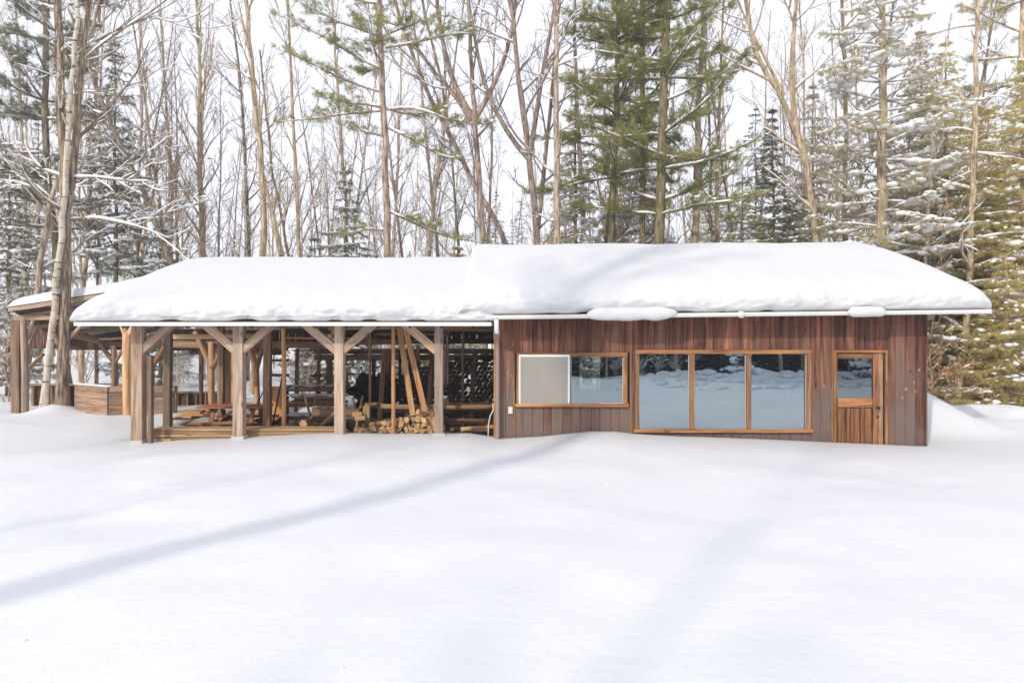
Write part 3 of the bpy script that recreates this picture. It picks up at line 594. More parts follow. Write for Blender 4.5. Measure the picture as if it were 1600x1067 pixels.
for k, (q0, q1) in enumerate(((544.5, 553), (553.8, 563))):
    beam('header', (X(489 + 2 * k, 18.9), 18.9, Z((q0 + q1) / 2, 18.9)), (X(776, 18.9), 18.9, Z((q0 + q1) / 2, 18.9)), (q1 - q0) * 18.9 / F - .008, .035, bt, shed, wob=.003, seed=65 + k)
for px, w, q0, m_ in ((498, 5, 520, bt), (515, 8, 560, bt), (584, 5, 560, M['dark_wood']), (607, 9, 545, bt), (625, 4, 545, M['dark_wood']), (653, 5, 540, M['orange_pole']), (640, 3, 560, M['dark_wood'])):
    post(px, w, q0, 0, 18.8, m_, 0, seed=px)
for q, a, b in ((563, 420, 450), (586, 415, 450), (587, 487, 500)): beam('shelf_board', (X(a, 18), 18, Z(q, 18)), (X(b, 18), 18, Z(q, 18)), .06, .25, M['dark_wood'], shed, seed=q)
for q, a, b in ((547, 454, 490), (585.5, 560, 690), (610, 536, 670)): log('wire_rail', (X(a, 18.7), 18.7, Z(q, 18.7)), (X(b, 18.7), 18.7, Z(q, 18.7)), .012, .012, M['black'], shed)
post(578, 4.2, 505, 0, 15, M['orange_pole'], 0, rnd=True, seed=71); post(724.5, 4.2, 508, 668, 14.5, bt, rnd=True, seed=72)
post(700, 3.5, 508, 600, 15, M['pole_wood'], rnd=True, seed=73); post(694, 3.5, 540, 600, 15, M['orange_pole'], rnd=True, seed=76)
post(442.3, 7, 503, 0, 13.3, M['orange_pole'], 0, rnd=True, seed=74); post(614.5, 6.5, 503, 0, 13.0, M['orange_pole'], 0, rnd=True, seed=75)
beam('post', (X(774, 12.5), 12.45, 0), (X(774, 12.5), 12.45, 2.4), .055, .1, M['orange_pole'], shed, seed=77)
# rafters and purlins under the sheet
for k in range(13):
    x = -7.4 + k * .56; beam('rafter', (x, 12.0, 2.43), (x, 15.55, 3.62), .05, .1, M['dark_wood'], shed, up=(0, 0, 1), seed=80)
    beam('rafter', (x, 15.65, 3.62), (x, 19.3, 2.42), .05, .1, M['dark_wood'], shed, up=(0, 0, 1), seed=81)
for y in (13.2, 14.4, 16.8, 18.0): beam('purlin', (SX0 + .05, y, 3.60 - abs(y - 15.6) * .325), (SX1, y, 3.60 - abs(y - 15.6) * .325), .06, .05, bt, shed, up=(0, 0, 1), seed=82)
for y in (12.55, 13.4): log('stored_pole', (X(500, y), y + .6, 2.42), (X(760, y), y + .5, 2.44), .04, .03, bt, shed, seed=int(y))
# little stack of poles resting on the beam, ends to the front
for k, (px, q, r) in enumerate(((515, 526, .055), (520, 519, .05), (521, 531, .045))):
    o = log('stored_log', (X(px, 14.3), 14.3, Z(q, 14.3)), (X(px, 14.3), 16.2, Z(q, 14.3) + .02), r, r, M['log_bark'], None, M['log_end'], seed=k)
    tag(o, 'short round log stored up on the beam left of the third post', 'log', 'logs stored up on the beam')
# rails at the right end of the shed
for k, (q0, q1, a, b, r, mt) in enumerate(((634, 635, 583, 775, .055, 'pole_wood'), (642, 640, 600, 775, .045, 'log_bark'), (632, 630, 690, 776, .04, 'log_bark'))):
    o = log('rail', (X(a, 14.2 + k * .13), 14.2 + k * .13, Z(q0, 14.2)), (X(b, 14.2), 14.2 + k * .13, Z(q1, 14.2)), r, r * .9, M[mt], shed, M['log_end'], seed=90 + k, bend=.03)
for k, (q, m_) in enumerate(((656, 'brown_timber'), (661, 'old_board'))):
    beam('rail', (X(691, 13.8), 13.8 + .1 * k, Z(q, 13.8)), (X(776, 13.8), 13.8 + .1 * k, Z(q, 13.8)), .055, .06, M[m_], shed, wob=.008, seed=95 + k)
log('rail', (X(720, 13.4), 13.4, Z(671, 13.4)), (X(776, 13.4), 13.5, Z(667, 13.4)), .05, .04, M['pole_wood'], shed, M['log_end'], seed=97)
boxo('back_board_wall', X(693, 18), X(780, 18), 18.2, 18.25, 0, Z(645, 18), M['dark_wood'], shed)

# dark boards closing the top of the rear between roof and header
px = 254
while px < 776:
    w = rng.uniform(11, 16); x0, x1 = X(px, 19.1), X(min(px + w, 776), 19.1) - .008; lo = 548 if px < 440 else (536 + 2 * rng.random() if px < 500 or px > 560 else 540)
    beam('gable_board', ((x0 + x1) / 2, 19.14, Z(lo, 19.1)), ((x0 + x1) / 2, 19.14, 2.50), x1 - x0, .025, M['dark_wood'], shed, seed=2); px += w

M['splash'] = plain('splash_mark', (.30, .25, .21), .8)
rs_ = np.random.RandomState(5)
for (p, q, sz) in ((1428, 597, .03), (1416, 608, .045), (1430, 612, .025), (1410, 622, .03), (1436, 578, .03), (1424, 585, .015), (1288, 603, .03), (799, 587, .02)):
    pv, pf = blobs(np.array([[X(p, 12.4), FY - .003, Z(q, 12.4)]]), np.array([[sz * .7, .004, sz]]), rs_, jit=.35); mobj('splash_mark', mesh_np('splash_mark', pv, [pf], [M['splash']]), cabin)
# ================================================================ LEAN-TO AT THE LEFT
wing = tag(empty('lean_to', (-11, 17.5, 0)), 'low lean-to with snowy roof at the far left behind the twin trunks', 'shed')
def wz(x, y): return 2.90 + .15 * (x + 12.95) - .42 * (y - 17.3)
for xa_, xb_, rm in ((-12.66, -11.75, 'dark_wood'), (-11.75, -8.0, 'roof_metal')):
  V = []
  for x in (xa_, xb_):
    V += [(x, 17.2, wz(x, 17.2)), (x, 19.4, wz(x, 19.4)), (x, 19.4, wz(x, 19.4) - .03), (x, 17.2, wz(x, 17.2) - .03)]
  mobj('roof', mesh_np('roof', V, [np.array([[0, 1, 5, 4], [1, 2, 6, 5], [2, 3, 7, 6], [3, 0, 4, 7], [3, 2, 1, 0], [4, 5, 6, 7]])], [M[rm]], smooth=False), wing)
for y in (17.5, 18.1, 18.7, 19.2): beam('rafter', (-12.6, y, wz(-12.6, y) - .08), (-8.1, y, wz(-8.1, y) - .08), .06, .09, M['brown_timber'], wing, up=(0, 0, 1), seed=2)
# snow on it
u = np.linspace(0, 1, 70); v = np.linspace(0, 1, 30); VV = []
for a_ in u:
    for b_ in v:
        x = -12.70 + 4.88 * a_; y = 17.14 + 2.3 * b_
        e = (1 - (1 - min(a_ / .12, 1)) ** 2.3) ** .45 * (1 - (1 - min(b_ / .12, 1)) ** 2.3) ** .45 * (1 - (1 - min((1 - b_) / .15, 1)) ** 2.3) ** .45
        VV.append((x, y - .05 * e * (b_ < .1), wz(x, y) + .005 + .33 * e * (1 + .15 * noise.noise((x * 1.3, y * 1.3, 2)))))
i, k = np.meshgrid(np.arange(69), np.arange(29), indexing='ij'); a = (i * 30 + k).ravel()
mobj('roof_snow', mesh_np('roof_snow', VV, [np.stack([a, a + 30, a + 31, a + 1], 1)], [M['roof_snow']]), wing)
ob, dk = M['old_board'], M['dark_wood']
beam('fascia', (-12.66, 17.16, wz(-12.66, 17.16) - .06), (-10.2, 17.16, wz(-10.2, 17.16) - .06), .10, .03, M['timber'], wing, seed=1)
beam('plate', (-12.75, 17.5, Z(497.5, 17.5)), (-10.3, 17.5, Z(494, 17.5)), .12, .12, M['timber'], wing, wob=.004, seed=2)
beam('post', (X(27, 17.5), 17.5, 0), (X(27, 17.5), 17.5, Z(500, 17.5)), .22, .2, M['brown_timber'], wing, wob=.006, seed=3)
log('post', (X(39, 17.3), 17.3, 0), (X(36, 17.3), 17.3, Z(500, 17.3)), .085, .08, M['timber'], wing, seed=4, bend=.02)
log('post', (X(200.5, 16), 16, 0), (X(198, 16), 16, Z(520, 16)), .1, .095, M['pole_wood'], wing, seed=5, bend=.02)
log('forked_limb', (X(199, 16), 16, Z(527, 16)), (X(190, 16), 16, Z(508, 16)), .085, .06, M['pole_wood'], wing, seed=6)
log('forked_limb', (X(199, 16), 16, Z(528, 16)), (X(210, 16), 16, Z(508, 16)), .08, .06, M['pole_wood'], wing, seed=7)
for (pa, qa, pb, qb, yy, r) in ((41, 530, 52, 500, 17.4, .05), (45, 540, 62, 505, 17.9, .045), (80, 510, 92, 540, 17.4, .05), (108, 528, 128, 508, 17, .05), (78, 545, 92, 530, 18.5, .06), (45, 575, 68, 553, 18.4, .05),
                               (178, 566, 151, 531, 18.5, .062), (180, 566, 194, 543, 18.5, .045)):
    log('brace', (X(pa, yy), yy, Z(qa, yy)), (X(pb, yy), yy, Z(qb, yy)), r, r * .9, M['timber'] if yy < 18.2 else M['brown_timber'], wing, seed=int(pa))
log('post', (X(178, 18.5), 18.5, .1), (X(178, 18.5), 18.5, Z(540, 18.5)), .065, .06, M['brown_timber'], wing, seed=8)
log('post', (X(236, 18), 18, .1), (X(236, 18), 18, Z(570, 18)), .09, .085, M['brown_timber'], wing, seed=9)
log('forked_limb', (X(234, 18), 18, Z(572, 18)), (X(222, 18), 18, Z(535, 18)), .08, .06, M['brown_timber'], wing, seed=10)
log('forked_limb', (X(238, 18), 18, Z(572, 18)), (X(258, 18), 18, Z(540, 18)), .07, .055, M['brown_timber'], wing, seed=11)
beam('tie_beam', (X(100, 17.6), 17.6, Z(520, 17.6)), (X(156, 18.5), 18.6, Z(533, 18.5)), .15, .12, M['brown_timber'], wing, wob=.005, seed=12)
beam('tie_beam', (X(148, 18.5), 18.5, Z(530, 18.5)), (X(232, 18.5), 18.5, Z(527, 18.5)), .06, .1, M['timber'], wing, wob=.005, seed=13)
beam('tie_beam', (X(165, 18.7), 18.7, Z(538, 18.7)), (X(300, 18.7), 18.7, Z(540, 18.7)), .13, .1, M['brown_timber'], wing, wob=.005, seed=14)
# boards of the rear: upper band and half wall, each board on its own
px = 108
while px < 216:
    w = rng.uniform(11, 15); x0, x1 = X(px, 19.05), X(px + w, 19.05) - .01
    beam('wall_board', ((x0 + x1) / 2, 19.05 + rng.uniform(-.01, .01), Z(547, 19)), ((x0 + x1) / 2, 19.05, Z(517, 19)), x1 - x0, .025, (M['brown_timber'] if 132 < px < 146 else dk), wing, seed=3); px += w
px = 44
while px < 100:
    w = rng.uniform(11, 15); x0, x1 = X(px, 19.05), X(px + w, 19.05) - .01
    beam('wall_board', ((x0 + x1) / 2, 19.05 + rng.uniform(-.01, .01), Z(545, 19)), ((x0 + x1) / 2, 19.05, Z(500, 19)), x1 - x0, .025, dk, wing, seed=3); px += w
def half_wall(pa, pb, q, Yd, parent):
    zt = Z(q, Yd); px = pa; xa, xb = X(pa, Yd), X(pb, Yd)
    while px < pb:
        w = min(rng.uniform(10, 14), pb - px); x0, x1 = X(px, Yd), X(px + w, Yd) - .01
        if x1 - x0 > .03: beam('wall_board', ((x0 + x1) / 2, Yd + .1, 0), ((x0 + x1) / 2, Yd + .1, zt - .01), x1 - x0, .025, dk, parent, seed=int(px) % 3)
        px += w
    beam('cap_rail', (xa, Yd + .03, zt), (xb, Yd + .03, zt), .05, .2, M['brown_timber'], parent, wob=.003, seed=5)
    px = pa + 6
    while px < pb - 4: beam('stud', (X(px, Yd), Yd + .03, 0), (X(px, Yd), Yd + .03, zt - .03), .05, .09, M['old_board'], parent, seed=6); px += rng.uniform(13, 17)
half_wall(45, 212, 601, 18.95, wing); half_wall(254, 345, 613, 18.95, wing)
boxo('window_pane', X(258, 18.9), X(310, 18.9), 18.98, 18.984, Z(612, 18.9), Z(552, 18.9), M['hazy'], wing)
boxo('window_pane', X(318, 18.9), X(346, 18.9), 18.98, 18.984, Z(612, 18.9), Z(552, 18.9), M['hazy'], wing)
beam('post', (X(206, 18.9), 18.9, 0), (X(206, 18.9), 18.9, Z(545, 18.9)), .12, .1, dk, wing, seed=9)

# ================================================================ THINGS IN AND AROUND THE SHEDS
# board bin between the lean-to and the woodshed
bin_ = tag(empty('board_bin', (X(200, 16.1), 16.1, gz(-9.2, 16))), 'waist-high bin of horizontal grey brown boards between the twin trunks and the corner post', 'bin')
A_, B_, C_ = Vector((-10.85, 16.95, 0)), Vector((-9.42, 15.95, 0)), Vector((-8.02, 16.2, 0))
zb = .34
for k in range(5):
    z = zb + .075 + k * .15
    beam('board', A_ + Vector((0, 0, z)), B_ + Vector((-.03, 0, z)), .142, .03, M['old_board'], bin_, wob=.003, seed=k)
    if z < 1.1: beam('board', B_ + Vector((.02, 0, z + .02)), C_ + Vector((rng.uniform(-.02, .02), 0, z + .02)), .14, .03, M['brown_timber'] if k % 2 else M['old_board'], bin_, wob=.003, seed=10 + k)
for p in (A_, B_, C_): beam('corner_post', (p.x, p.y + .06, .2), (p.x, p.y + .06, zb + .76), .07, .07, M['brown_timber'], bin_)
ps, ss = blobs(np.array([A_.lerp(B_, t) + Vector((0, .0, zb + .765)) for t in np.linspace(.02, .98, 26)]), np.tile([[.07, .045, .022]], (26, 1)) * np.random.RandomState(3).uniform(.7, 1.3, (26, 1)), np.random.RandomState(2))
mobj('snow_cap', mesh_np('snow_cap', ps, [ss], [M['branch_snow']]), bin_)

def plank_stack(name, label, x0, x1, Y0, z0, z1, rows, cols, mat, depth=.5, ragged=.12, cat='lumber stack', group=None, snow=False, seed=0):
    t = tag(empty(name, ((x0 + x1) / 2, Y0, z0)), label, cat, group); r = random.Random(seed); h = (z1 - z0) / rows; w = depth / cols
    for i in range(rows):
        for c in range(cols):
            xa, xb = x0 + r.uniform(0, ragged), x1 - r.uniform(0, ragged); y = Y0 + w * (c + .5) + r.uniform(-.015, .012)
            beam('plank', (xa, y, z0 + h * (i + .5)), (xb, y + r.uniform(-.01, .01), z0 + h * (i + .5)), w * .96, h * r.uniform(.78, .93), M[mat[r.randrange(len(mat))]], t, up=(0, 0, 1), wob=.003, seed=r.randrange(4))
    if snow:
        rs = np.random.RandomState(seed + 5); n = int((x1 - x0) * 30); P = np.stack([rs.uniform(x0 + .1, x1 - .1, n), rs.uniform(Y0 + .03, Y0 + depth - .05, n), np.full(n, z1 + .0)], 1)
        p_, f_ = blobs(P, rs.uniform(.05, .13, (n, 1)) * np.array([[1.4, 1, .3]]), rs); mobj('snow_cover', mesh_np('snow_cover', p_, [f_], [M['branch_snow']]), t)
    return t
plank_stack('lumber_stack', 'long low stack of planks along the front between the corner post and the third post', X(238, 12.75), X(543, 12.75), 12.62, .22, Z(668.5, 12.75), 6, 2, ['pole_wood', 'fresh_wood', 'old_board', 'pole_wood'], .4, .1, seed=1)
tag(beam('plank', (X(243, 12.6), 12.52, Z(688, 12.6)), (X(272, 12.6), 12.5, Z(687, 12.6)), .07, .05, M['fresh_wood'], None, seed=3), 'short bright offcut lying before the left end of the long low stack', 'board')
tag(beam('plank', (X(540, 12.9), 12.75, Z(675.5, 12.9)), (X(582, 12.9), 12.72, Z(677, 12.9)), .1, .05, M['timber'], None, up=(0, 0, 1), seed=4), 'pale grey plank lying just right of the third post before the firewood', 'board')
tag(beam('plank', (X(583, 12.9), 12.8, Z(677.5, 12.9)), (X(607, 12.9), 12.78, Z(678, 12.9)), .1, .05, M['old_board'], None, up=(0, 0, 1), seed=6), 'short plank lying below the left edge of the firewood heap', 'board')
plank_stack('lumber_stack', 'pale rough planks heaped on the hand cart left of the picnic table', X(276, 15), X(336, 15), 14.6, Z(650, 15), Z(641, 15), 3, 4, ['fresh_wood', 'pole_wood', 'fresh_wood'], .7, .35, seed=2)
cart = tag(empty('hand_cart', (X(292, 15), 14.9, 0)), 'low hand cart with a black wheel under the pale planks', 'cart')
boxo('bed', X(278, 15), X(312, 15), 14.6, 15.3, Z(653, 15), Z(650.6, 15), M['dark_wood'], cart)
for y in (14.62, 15.2):
    w = mobj('wheel', log_mesh(.08, .15, .15, M['black'], seed=2, sides=20), cart, (X(287, 15), y, .17), Matrix.Rotation(R(-90), 3, 'X'))
    mobj('hub', log_mesh(.1, .04, .04, M['brown_metal'], seed=2), w, (X(287, 15), y - .01, .17), Matrix.Rotation(R(-90), 3, 'X'))
def picnic(x0, x1, Y, label, mat):
    t = tag(empty('picnic_table', ((x0 + x1) / 2, Y, 0)), label, 'picnic table')
    for k in range(5): beam('top_plank', (x0, Y - .3 + k * .15, .72), (x1, Y - .3 + k * .15, .72), .14, .04, M[mat], t, up=(0, 0, 1), wob=.002, seed=k)
    for s in (-1, 1):
        for k in (0, 1): beam('seat_plank', (x0 + .03, Y + s * (.62 + k * .13), .43), (x1 - .03, Y + s * (.62 + k * .13), .43), .12, .04, M['fresh_wood' if s < 0 and k == 0 else mat], t, up=(0, 0, 1), wob=.002, seed=8 + k)
    for x in (x0 + .28, x1 - .28):
        beam('crossbar', (x, Y - .78, .385), (x, Y + .78, .385), .04, .09, M[mat], t, up=(0, 0, 1), seed=1); beam('top_cleat', (x, Y - .34, .68), (x, Y + .34, .68), .04, .07, M[mat], t, up=(0, 0, 1), seed=2)
        for s in (-1, 1): beam('leg', (x + .04, Y + s * .62, .0), (x + .04, Y + s * .2, .69), .04, .09, M[mat], t, up=(1, 0, 0), seed=3)
    for s, x in ((1, x0 + .33), (-1, x1 - .33)): beam('diagonal_brace', (x, Y, .40), (x + s * .42, Y, .69), .04, .08, M['fresh_wood'], t, seed=4)
    return t
picnic(X(315, 15), X(416, 15), 15.1, 'red brown picnic table between the first and second front posts', 'red_table')
o = tag(boxo('storage_box', X(343, 14.6), X(352, 14.6), 14.6, 14.9, 0, .12, M['white_metal']), 'small white box on the floor under the picnic table', 'box')
ply = beam('plywood_sheet', (X(424, 16.6), 16.6, Z(668, 16.6)), (X(424, 16.6), 16.9, Z(605, 16.6)), .55, .02, M['orange_pole'], None, seed=2); tag(ply, 'orange brown plywood sheet leaning behind the orange pole', 'board')
for (pa, qa, pb, qb, Yp, r, mt, lb) in ((425, 668, 440, 575, 15.4, .018, 'black', 'thin dark pole leaning just left of the orange upright pole'),
                                   (389, 655, 408, 612, 15.9, .014, 'black', 'short thin dark rod leaning against the forked log post')):
    tag(log('leaning_pole', (X(pa, Yp), Yp, max(.02, Z(qa, Yp))), (X(pb, Yp), Yp + .15, Z(qb, Yp)), r, r, M[mt], None, seed=5), lb, 'pole')
wb = tag(empty('workbench', (X(490, 17.6), 17.6, 0)), 'plank workbench dusted with snow behind the sawbuck', 'bench')
for k in range(3): beam('top_plank', (X(444, 17.4), 17.3 + k * .22, Z(604, 17.4)), (X(541, 17.4), 17.3 + k * .22, Z(604, 17.4)), .2, .06, M['red_table'], wb, up=(0, 0, 1), seed=k)
beam('apron', (X(446, 17.4), 17.22, Z(608.5, 17.4)), (X(540, 17.4), 17.22, Z(608.5, 17.4)), .07, .03, M['brown_timber'], wb, seed=1)
for p in (450, 498, 536): beam('leg', (X(p, 17.4), 17.3, 0), (X(p, 17.4), 17.3, Z(605, 17.4)), .09, .08, M['dark_wood'], wb, seed=2)
rs = np.random.RandomState(8); P_ = np.stack([rs.uniform(X(446, 17.4), X(530, 17.4), 40), rs.uniform(17.2, 17.8, 40), np.full(40, Z(602.5, 17.4))], 1)
p_, f_ = blobs(P_, rs.uniform(.05, .1, (40, 1)) * np.array([[1.6, 1, .25]]), rs); mobj('snow_cover', mesh_np('snow_cover', p_, [f_], [M['branch_snow']]), wb)
plank_stack('lumber_stack', 'stack of rough brown planks under the workbench behind the sawbuck', X(447, 16.4), X(542, 16.4), 16.3, Z(636, 16.4), Z(618, 16.4), 4, 2, ['old_board', 'brown_timber', 'pole_wood'], .5, .25, snow=True, seed=4)
plank_stack('lumber_stack', 'lowest dark plank stack topped with snow behind the orange pole', X(447, 16), X(541, 16), 15.8, .0, Z(648, 16), 4, 2, ['dark_wood', 'brown_timber', 'dark_wood', 'old_board'], .6, .5, snow=True, seed=6)
for k in range(9):
    a = rng.uniform(446, 505); Yp = 14.9 + .06 * k
    tag(log('slab_wood', (X(a, Yp), Yp, .12 + .045 * k * rng.uniform(.5, 1)), (X(a + rng.uniform(18, 34), Yp), Yp + .1, .14 + .03 * k), .05, .04, M['log_bark'], None, M['log_end'], seed=k), 'rough pole in the loose heap right of the orange upright pole', 'log', 'rough poles heaped right of the orange pole')
tag(log('log_round', (X(475, 13.4), 13.35, Z(662, 13.4)), (X(475, 13.4), 13.75, Z(662, 13.4)), .075, .075, M['log_bark'], None, M['log_end'], seed=11), 'single round log end peeping over the long low stack', 'log')
sb = tag(empty('sawbuck', (X(521, 14.2), 14.2, 0)), 'sawbuck of crossed poles holding a squared beam, standing behind the third post', 'sawhorse')
for p in (486, 559):
    for s in (-1, 1): log('crossed_leg', (X(p - 3 * s, 14.2), 14.2 - .3 * s, .02), (X(p + 4 * s, 14.2), 14.2 + .22 * s, Z(620, 14.2)), .028, .024, M['brown_timber'], sb, seed=p)
beam('rail', (X(487, 14.3), 14.3, Z(640, 14.2)), (X(560, 14.3), 14.3, Z(640, 14.2)), .035, .03, M['fresh_wood'], sb, seed=5)
beam('diagonal', (X(501, 14), 14.0, Z(665, 14)), (X(528, 14), 14.1, Z(639, 14)), .06, .03, M['pole_wood'], sb, seed=2)
tag(beam('squared_beam', (X(489, 14.2), 14.15, Z(643.5, 14.2)), (X(563, 14.2), 14.15, Z(643.5, 14.2)), .15, .12, M['old_board'], None, seed=5), 'squared beam lying across the sawbuck', 'beam')
tag(beam('pale_board', (X(489, 14.2), 14.12, Z(635, 14.2)), (X(532, 14.2), 14.12, Z(635, 14.2)), .03, .1, M['fresh_wood'], None, seed=6), 'thin pale board lying on the beam in the sawbuck', 'board')
tag(beam('wood_block', (X(573, 14.0), 14.0, Z(657, 14)), (X(573, 14), 14.02, Z(634, 14)), .14, .14, M['fresh_wood'], None, seed=7), 'pale upright wood block right of the sawbuck', 'wood block')
tag(log('log_round', (X(574, 14.2), 14.0, Z(633.5, 14)), (X(591, 14.2), 14.1, Z(632, 14)), .05, .045, M['log_bark'], None, M['log_end'], seed=12), 'short log lying beside the top of the pale upright block', 'log')
for k, (a, q, b) in enumerate(((556, 653, 571), (552, 647, 566))):
    tag(beam('offcut', (X(a, 13.9), 13.8, Z(q, 13.9)), (X(b, 13.9), 13.85, Z(q - .5, 13.9)), .09, .07, M['fresh_wood'], None, seed=k), ('lower' if k == 0 else 'upper') + ' pale offcut block just left of the upright wood block', 'wood block')
# leaning planks
for k, (a, qa, b, qb, Yp, w) in enumerate(((645, 649, 620, 508, 13.15, .105), (664, 643, 629, 508, 13.0, .105))):
    m_ = M['pole_wood'] if k == 0 else M['orange_pole']
    tag(beam('leaning_plank', (X(a, Yp), Yp, Z(qa, Yp)), (X(b, Yp), Yp + .25, Z(qb, Yp)), w, .05, m_, None, up=(.3, -1, 0), wob=.003, seed=k), ('pale left plank' if k == 0 else 'orange brown right plank') + ' of the two leaning in the bay by the fourth post', 'plank')
# white hose and hanging cords
T = Tubes(); T.add([(X(770, 12.7), 12.7, Z(630, 12.7)), (X(771, 12.7), 12.68, Z(640, 12.7)), (X(766, 12.7), 12.66, Z(650, 12.7)), (X(763.5, 12.7), 12.66, Z(662, 12.7)), (X(763, 12.7), 12.66, Z(684, 12.7))], [.012] * 5, 8)
tag(mobj('hose', T.mesh('hose', M['white_rope'])), 'thin white hose hanging by the cabin corner post', 'hose')
T = Tubes(); T.add([(X(697, 13.6), 13.6, Z(515, 13.6)), (X(697.5, 13.6), 13.6, Z(560, 13.6)), (X(697, 13.6), 13.6, Z(604, 13.6))], [.011] * 3, 6)
tag(mobj('cord', T.mesh('cord', M['blue'])), 'blue cord hanging just right of the fourth post', 'cord')
# black heap (dark brush bundle) behind the sawbuck bay
rs = np.random.RandomState(4); cen = np.array([X(577, 17.9), 17.9, Z(612, 17.9)])
P_ = rs.normal(0, 1, (240, 3)) * np.array([.16, .14, .2]) + cen + rs.choice([0, 1], (240, 1)) * np.array([.16, 0, -.2]); P_[:, 2] = np.maximum(P_[:, 2], .1)
p_, f_ = blobs(P_, rs.uniform(.06, .15, (240, 1)) * np.array([[1, 1, 1.1]]), rs, hi=True, jit=.4)
tag(mobj('tarpaulin', mesh_np('tarpaulin', p_, [f_], [M['black']], smooth=False)), 'ragged black tarpaulin bundle hung behind the upright wood block', 'tarpaulin')
# stacked firewood, shade in its colour, closing the back of the right bays
fs = tag(empty('firewood_stack', (X(710, 18.3), 18.3, 0)), 'tall dark stacked firewood wall at the back of the right bay', 'firewood stack')
rs = np.random.RandomState(6); lm = [log_mesh(.4, .07, .07, M['shaded_log_end'], M['shaded_log_end'], seed=k, sides=9, nseg=1, rough=.2) for k in range(5)]
VV, FF, FC, n0 = [], [], [], 0
def stack_logs(px0, px1, zt0, zt1, Yd, skip):
    global n0
    z = .08; row = 0
    while True:
        x = X(px0, Yd) + (row % 2) * .06
        while x < X(px1, Yd):
            t = (x - X(px0, Yd)) / (X(px1, Yd) - X(px0, Yd)); ztop = zt0 + (zt1 - zt0) * t
            if z < ztop + rs.uniform(-.05, .05) and rs.rand() > skip:
                r = rs.uniform(.052, .072); s = 9; ph = rs.uniform(0, 6); an = ph + np.arange(s) * 2 * np.pi / s; rr = r * rs.uniform(.82, 1.12, s); yo = rs.uniform(-.04, .04)
                for y in (Yd + yo, Yd + yo + .42): VV.append(np.stack([x + rs.uniform(-.008, .008) + np.cos(an) * rr, np.full(s, y), z + np.sin(an) * rr], 1))
                FF.append(np.array([[n0 + k, n0 + s + k, n0 + s + (k + 1) % s, n0 + (k + 1) % s] for k in range(s)])); FC.append(np.array([[n0 + k for k in range(s)]])); n0 += 2 * s
            x += .128
        z += .112; row += 1
        if z > 2.2: break
stack_logs(600, 640, .9, 1.35, 18.35, .1); stack_logs(640, 690, 1.5, 1.62, 18.3, .025); stack_logs(690, 776, 1.55, 1.85, 18.25, .03)
lr = mobj('log_rows', mesh_np('log_rows', np.concatenate(VV), [np.concatenate(FF), np.concatenate(FC)], [M['shaded_log_end']], smooth=False), fs); tag(lr, kind='stuff')
# firewood heap at the front, every log its own object
fw = []
r2 = random.Random(3)
def split_mesh(L, r, ang, seed):
    rr = random.Random(seed); n = 5; pts = [(0, 0)] + [(math.cos(a) * r * rr.uniform(.9, 1.1), math.sin(a) * r * rr.uniform(.9, 1.1)) for a in [ang * i / n for i in range(n + 1)]]
    c = (sum(p[0] for p in pts) / len(pts), sum(p[1] for p in pts) / len(pts)); pts = [(p[0] - c[0], p[1] - c[1]) for p in pts]; k = len(pts)
    V = [(x, y, 0) for x, y in pts] + [(x, y, L) for x, y in pts]
    q = np.array([[i, (i + 1) % k, k + (i + 1) % k, k + i] for i in range(k)]); caps = np.array([list(range(k))[::-1], list(range(k, 2 * k))])
    mi = [1 if i in (0, k - 1) else 0 for i in range(k)] + [1, 1]
    return mesh_np('split_log', V, [q, caps], [M['log_bark'], M['log_end']], mi, smooth=False)
variants = [split_mesh(.38, .095, 2.2, 1), split_mesh(.36, .10, 1.5, 2), split_mesh(.4, .085, 3.0, 3), split_mesh(.38, .11, 1.1, 4)] + [log_mesh(.38, r, r * .95, M['log_bark'], M['log_end'], seed=k, sides=11, nseg=2) for k, r in enumerate((.045, .06, .07, .052))]
def put_log(x, y, z, yaw, tilt, v, label, group):
    o = bpy.data.objects.new('firewood_log', v); COL.objects.link(o); tag(o, label, 'firewood', group)
    o.matrix_basis = Matrix.Translation((x, y, z)) @ Matrix.Rotation(yaw, 4, 'Z') @ Matrix.Rotation(R(-90) + tilt, 4, 'X') @ Matrix.Rotation(r2.uniform(0, 6.28), 4, 'Z')
row = 0; z = .12
while z < .86:
    x = -2.80
    while x < -1.38:
        top = np.interp(x, [-2.85, -2.55, -2.2, -1.9, -1.7, -1.45, -1.38], [.42, .60, .64, .72, .84, .78, .5])
        if z < top:
            put_log(x + r2.uniform(-.02, .02), 13.05 + r2.uniform(-.05, .09) + .25 * max(0, z - .4), z + r2.uniform(-.015, .015), r2.uniform(-.5, .5), r2.uniform(-.12, .12), r2.choice(variants),
                    'cut firewood log in the heap before the fourth post', 'firewood logs heaped before the fourth post')
        x += r2.uniform(.098, .125)
    z += .088; row += 1
for k in range(12):
    put_log(r2.uniform(-2.95, -2.45), 12.95 + r2.uniform(0, .5), .40 + r2.uniform(-.06, .1), r2.uniform(-1.4, 1.4), r2.uniform(-.2, .2), r2.choice(variants), 'loose firewood log lying between the third post and the heap', 'loose firewood beside the third post')
for k in range(10):
    put_log(r2.uniform(-1.95, -1.5), 13.1 + r2.uniform(0, .3), .80 + r2.uniform(-.03, .07), r2.uniform(-1.2, 1.2), r2.uniform(-.3, .3), r2.choice(variants[:4]), 'split log on the crest of the heap at the foot of the leaning planks', 'split logs on the crest of the heap')

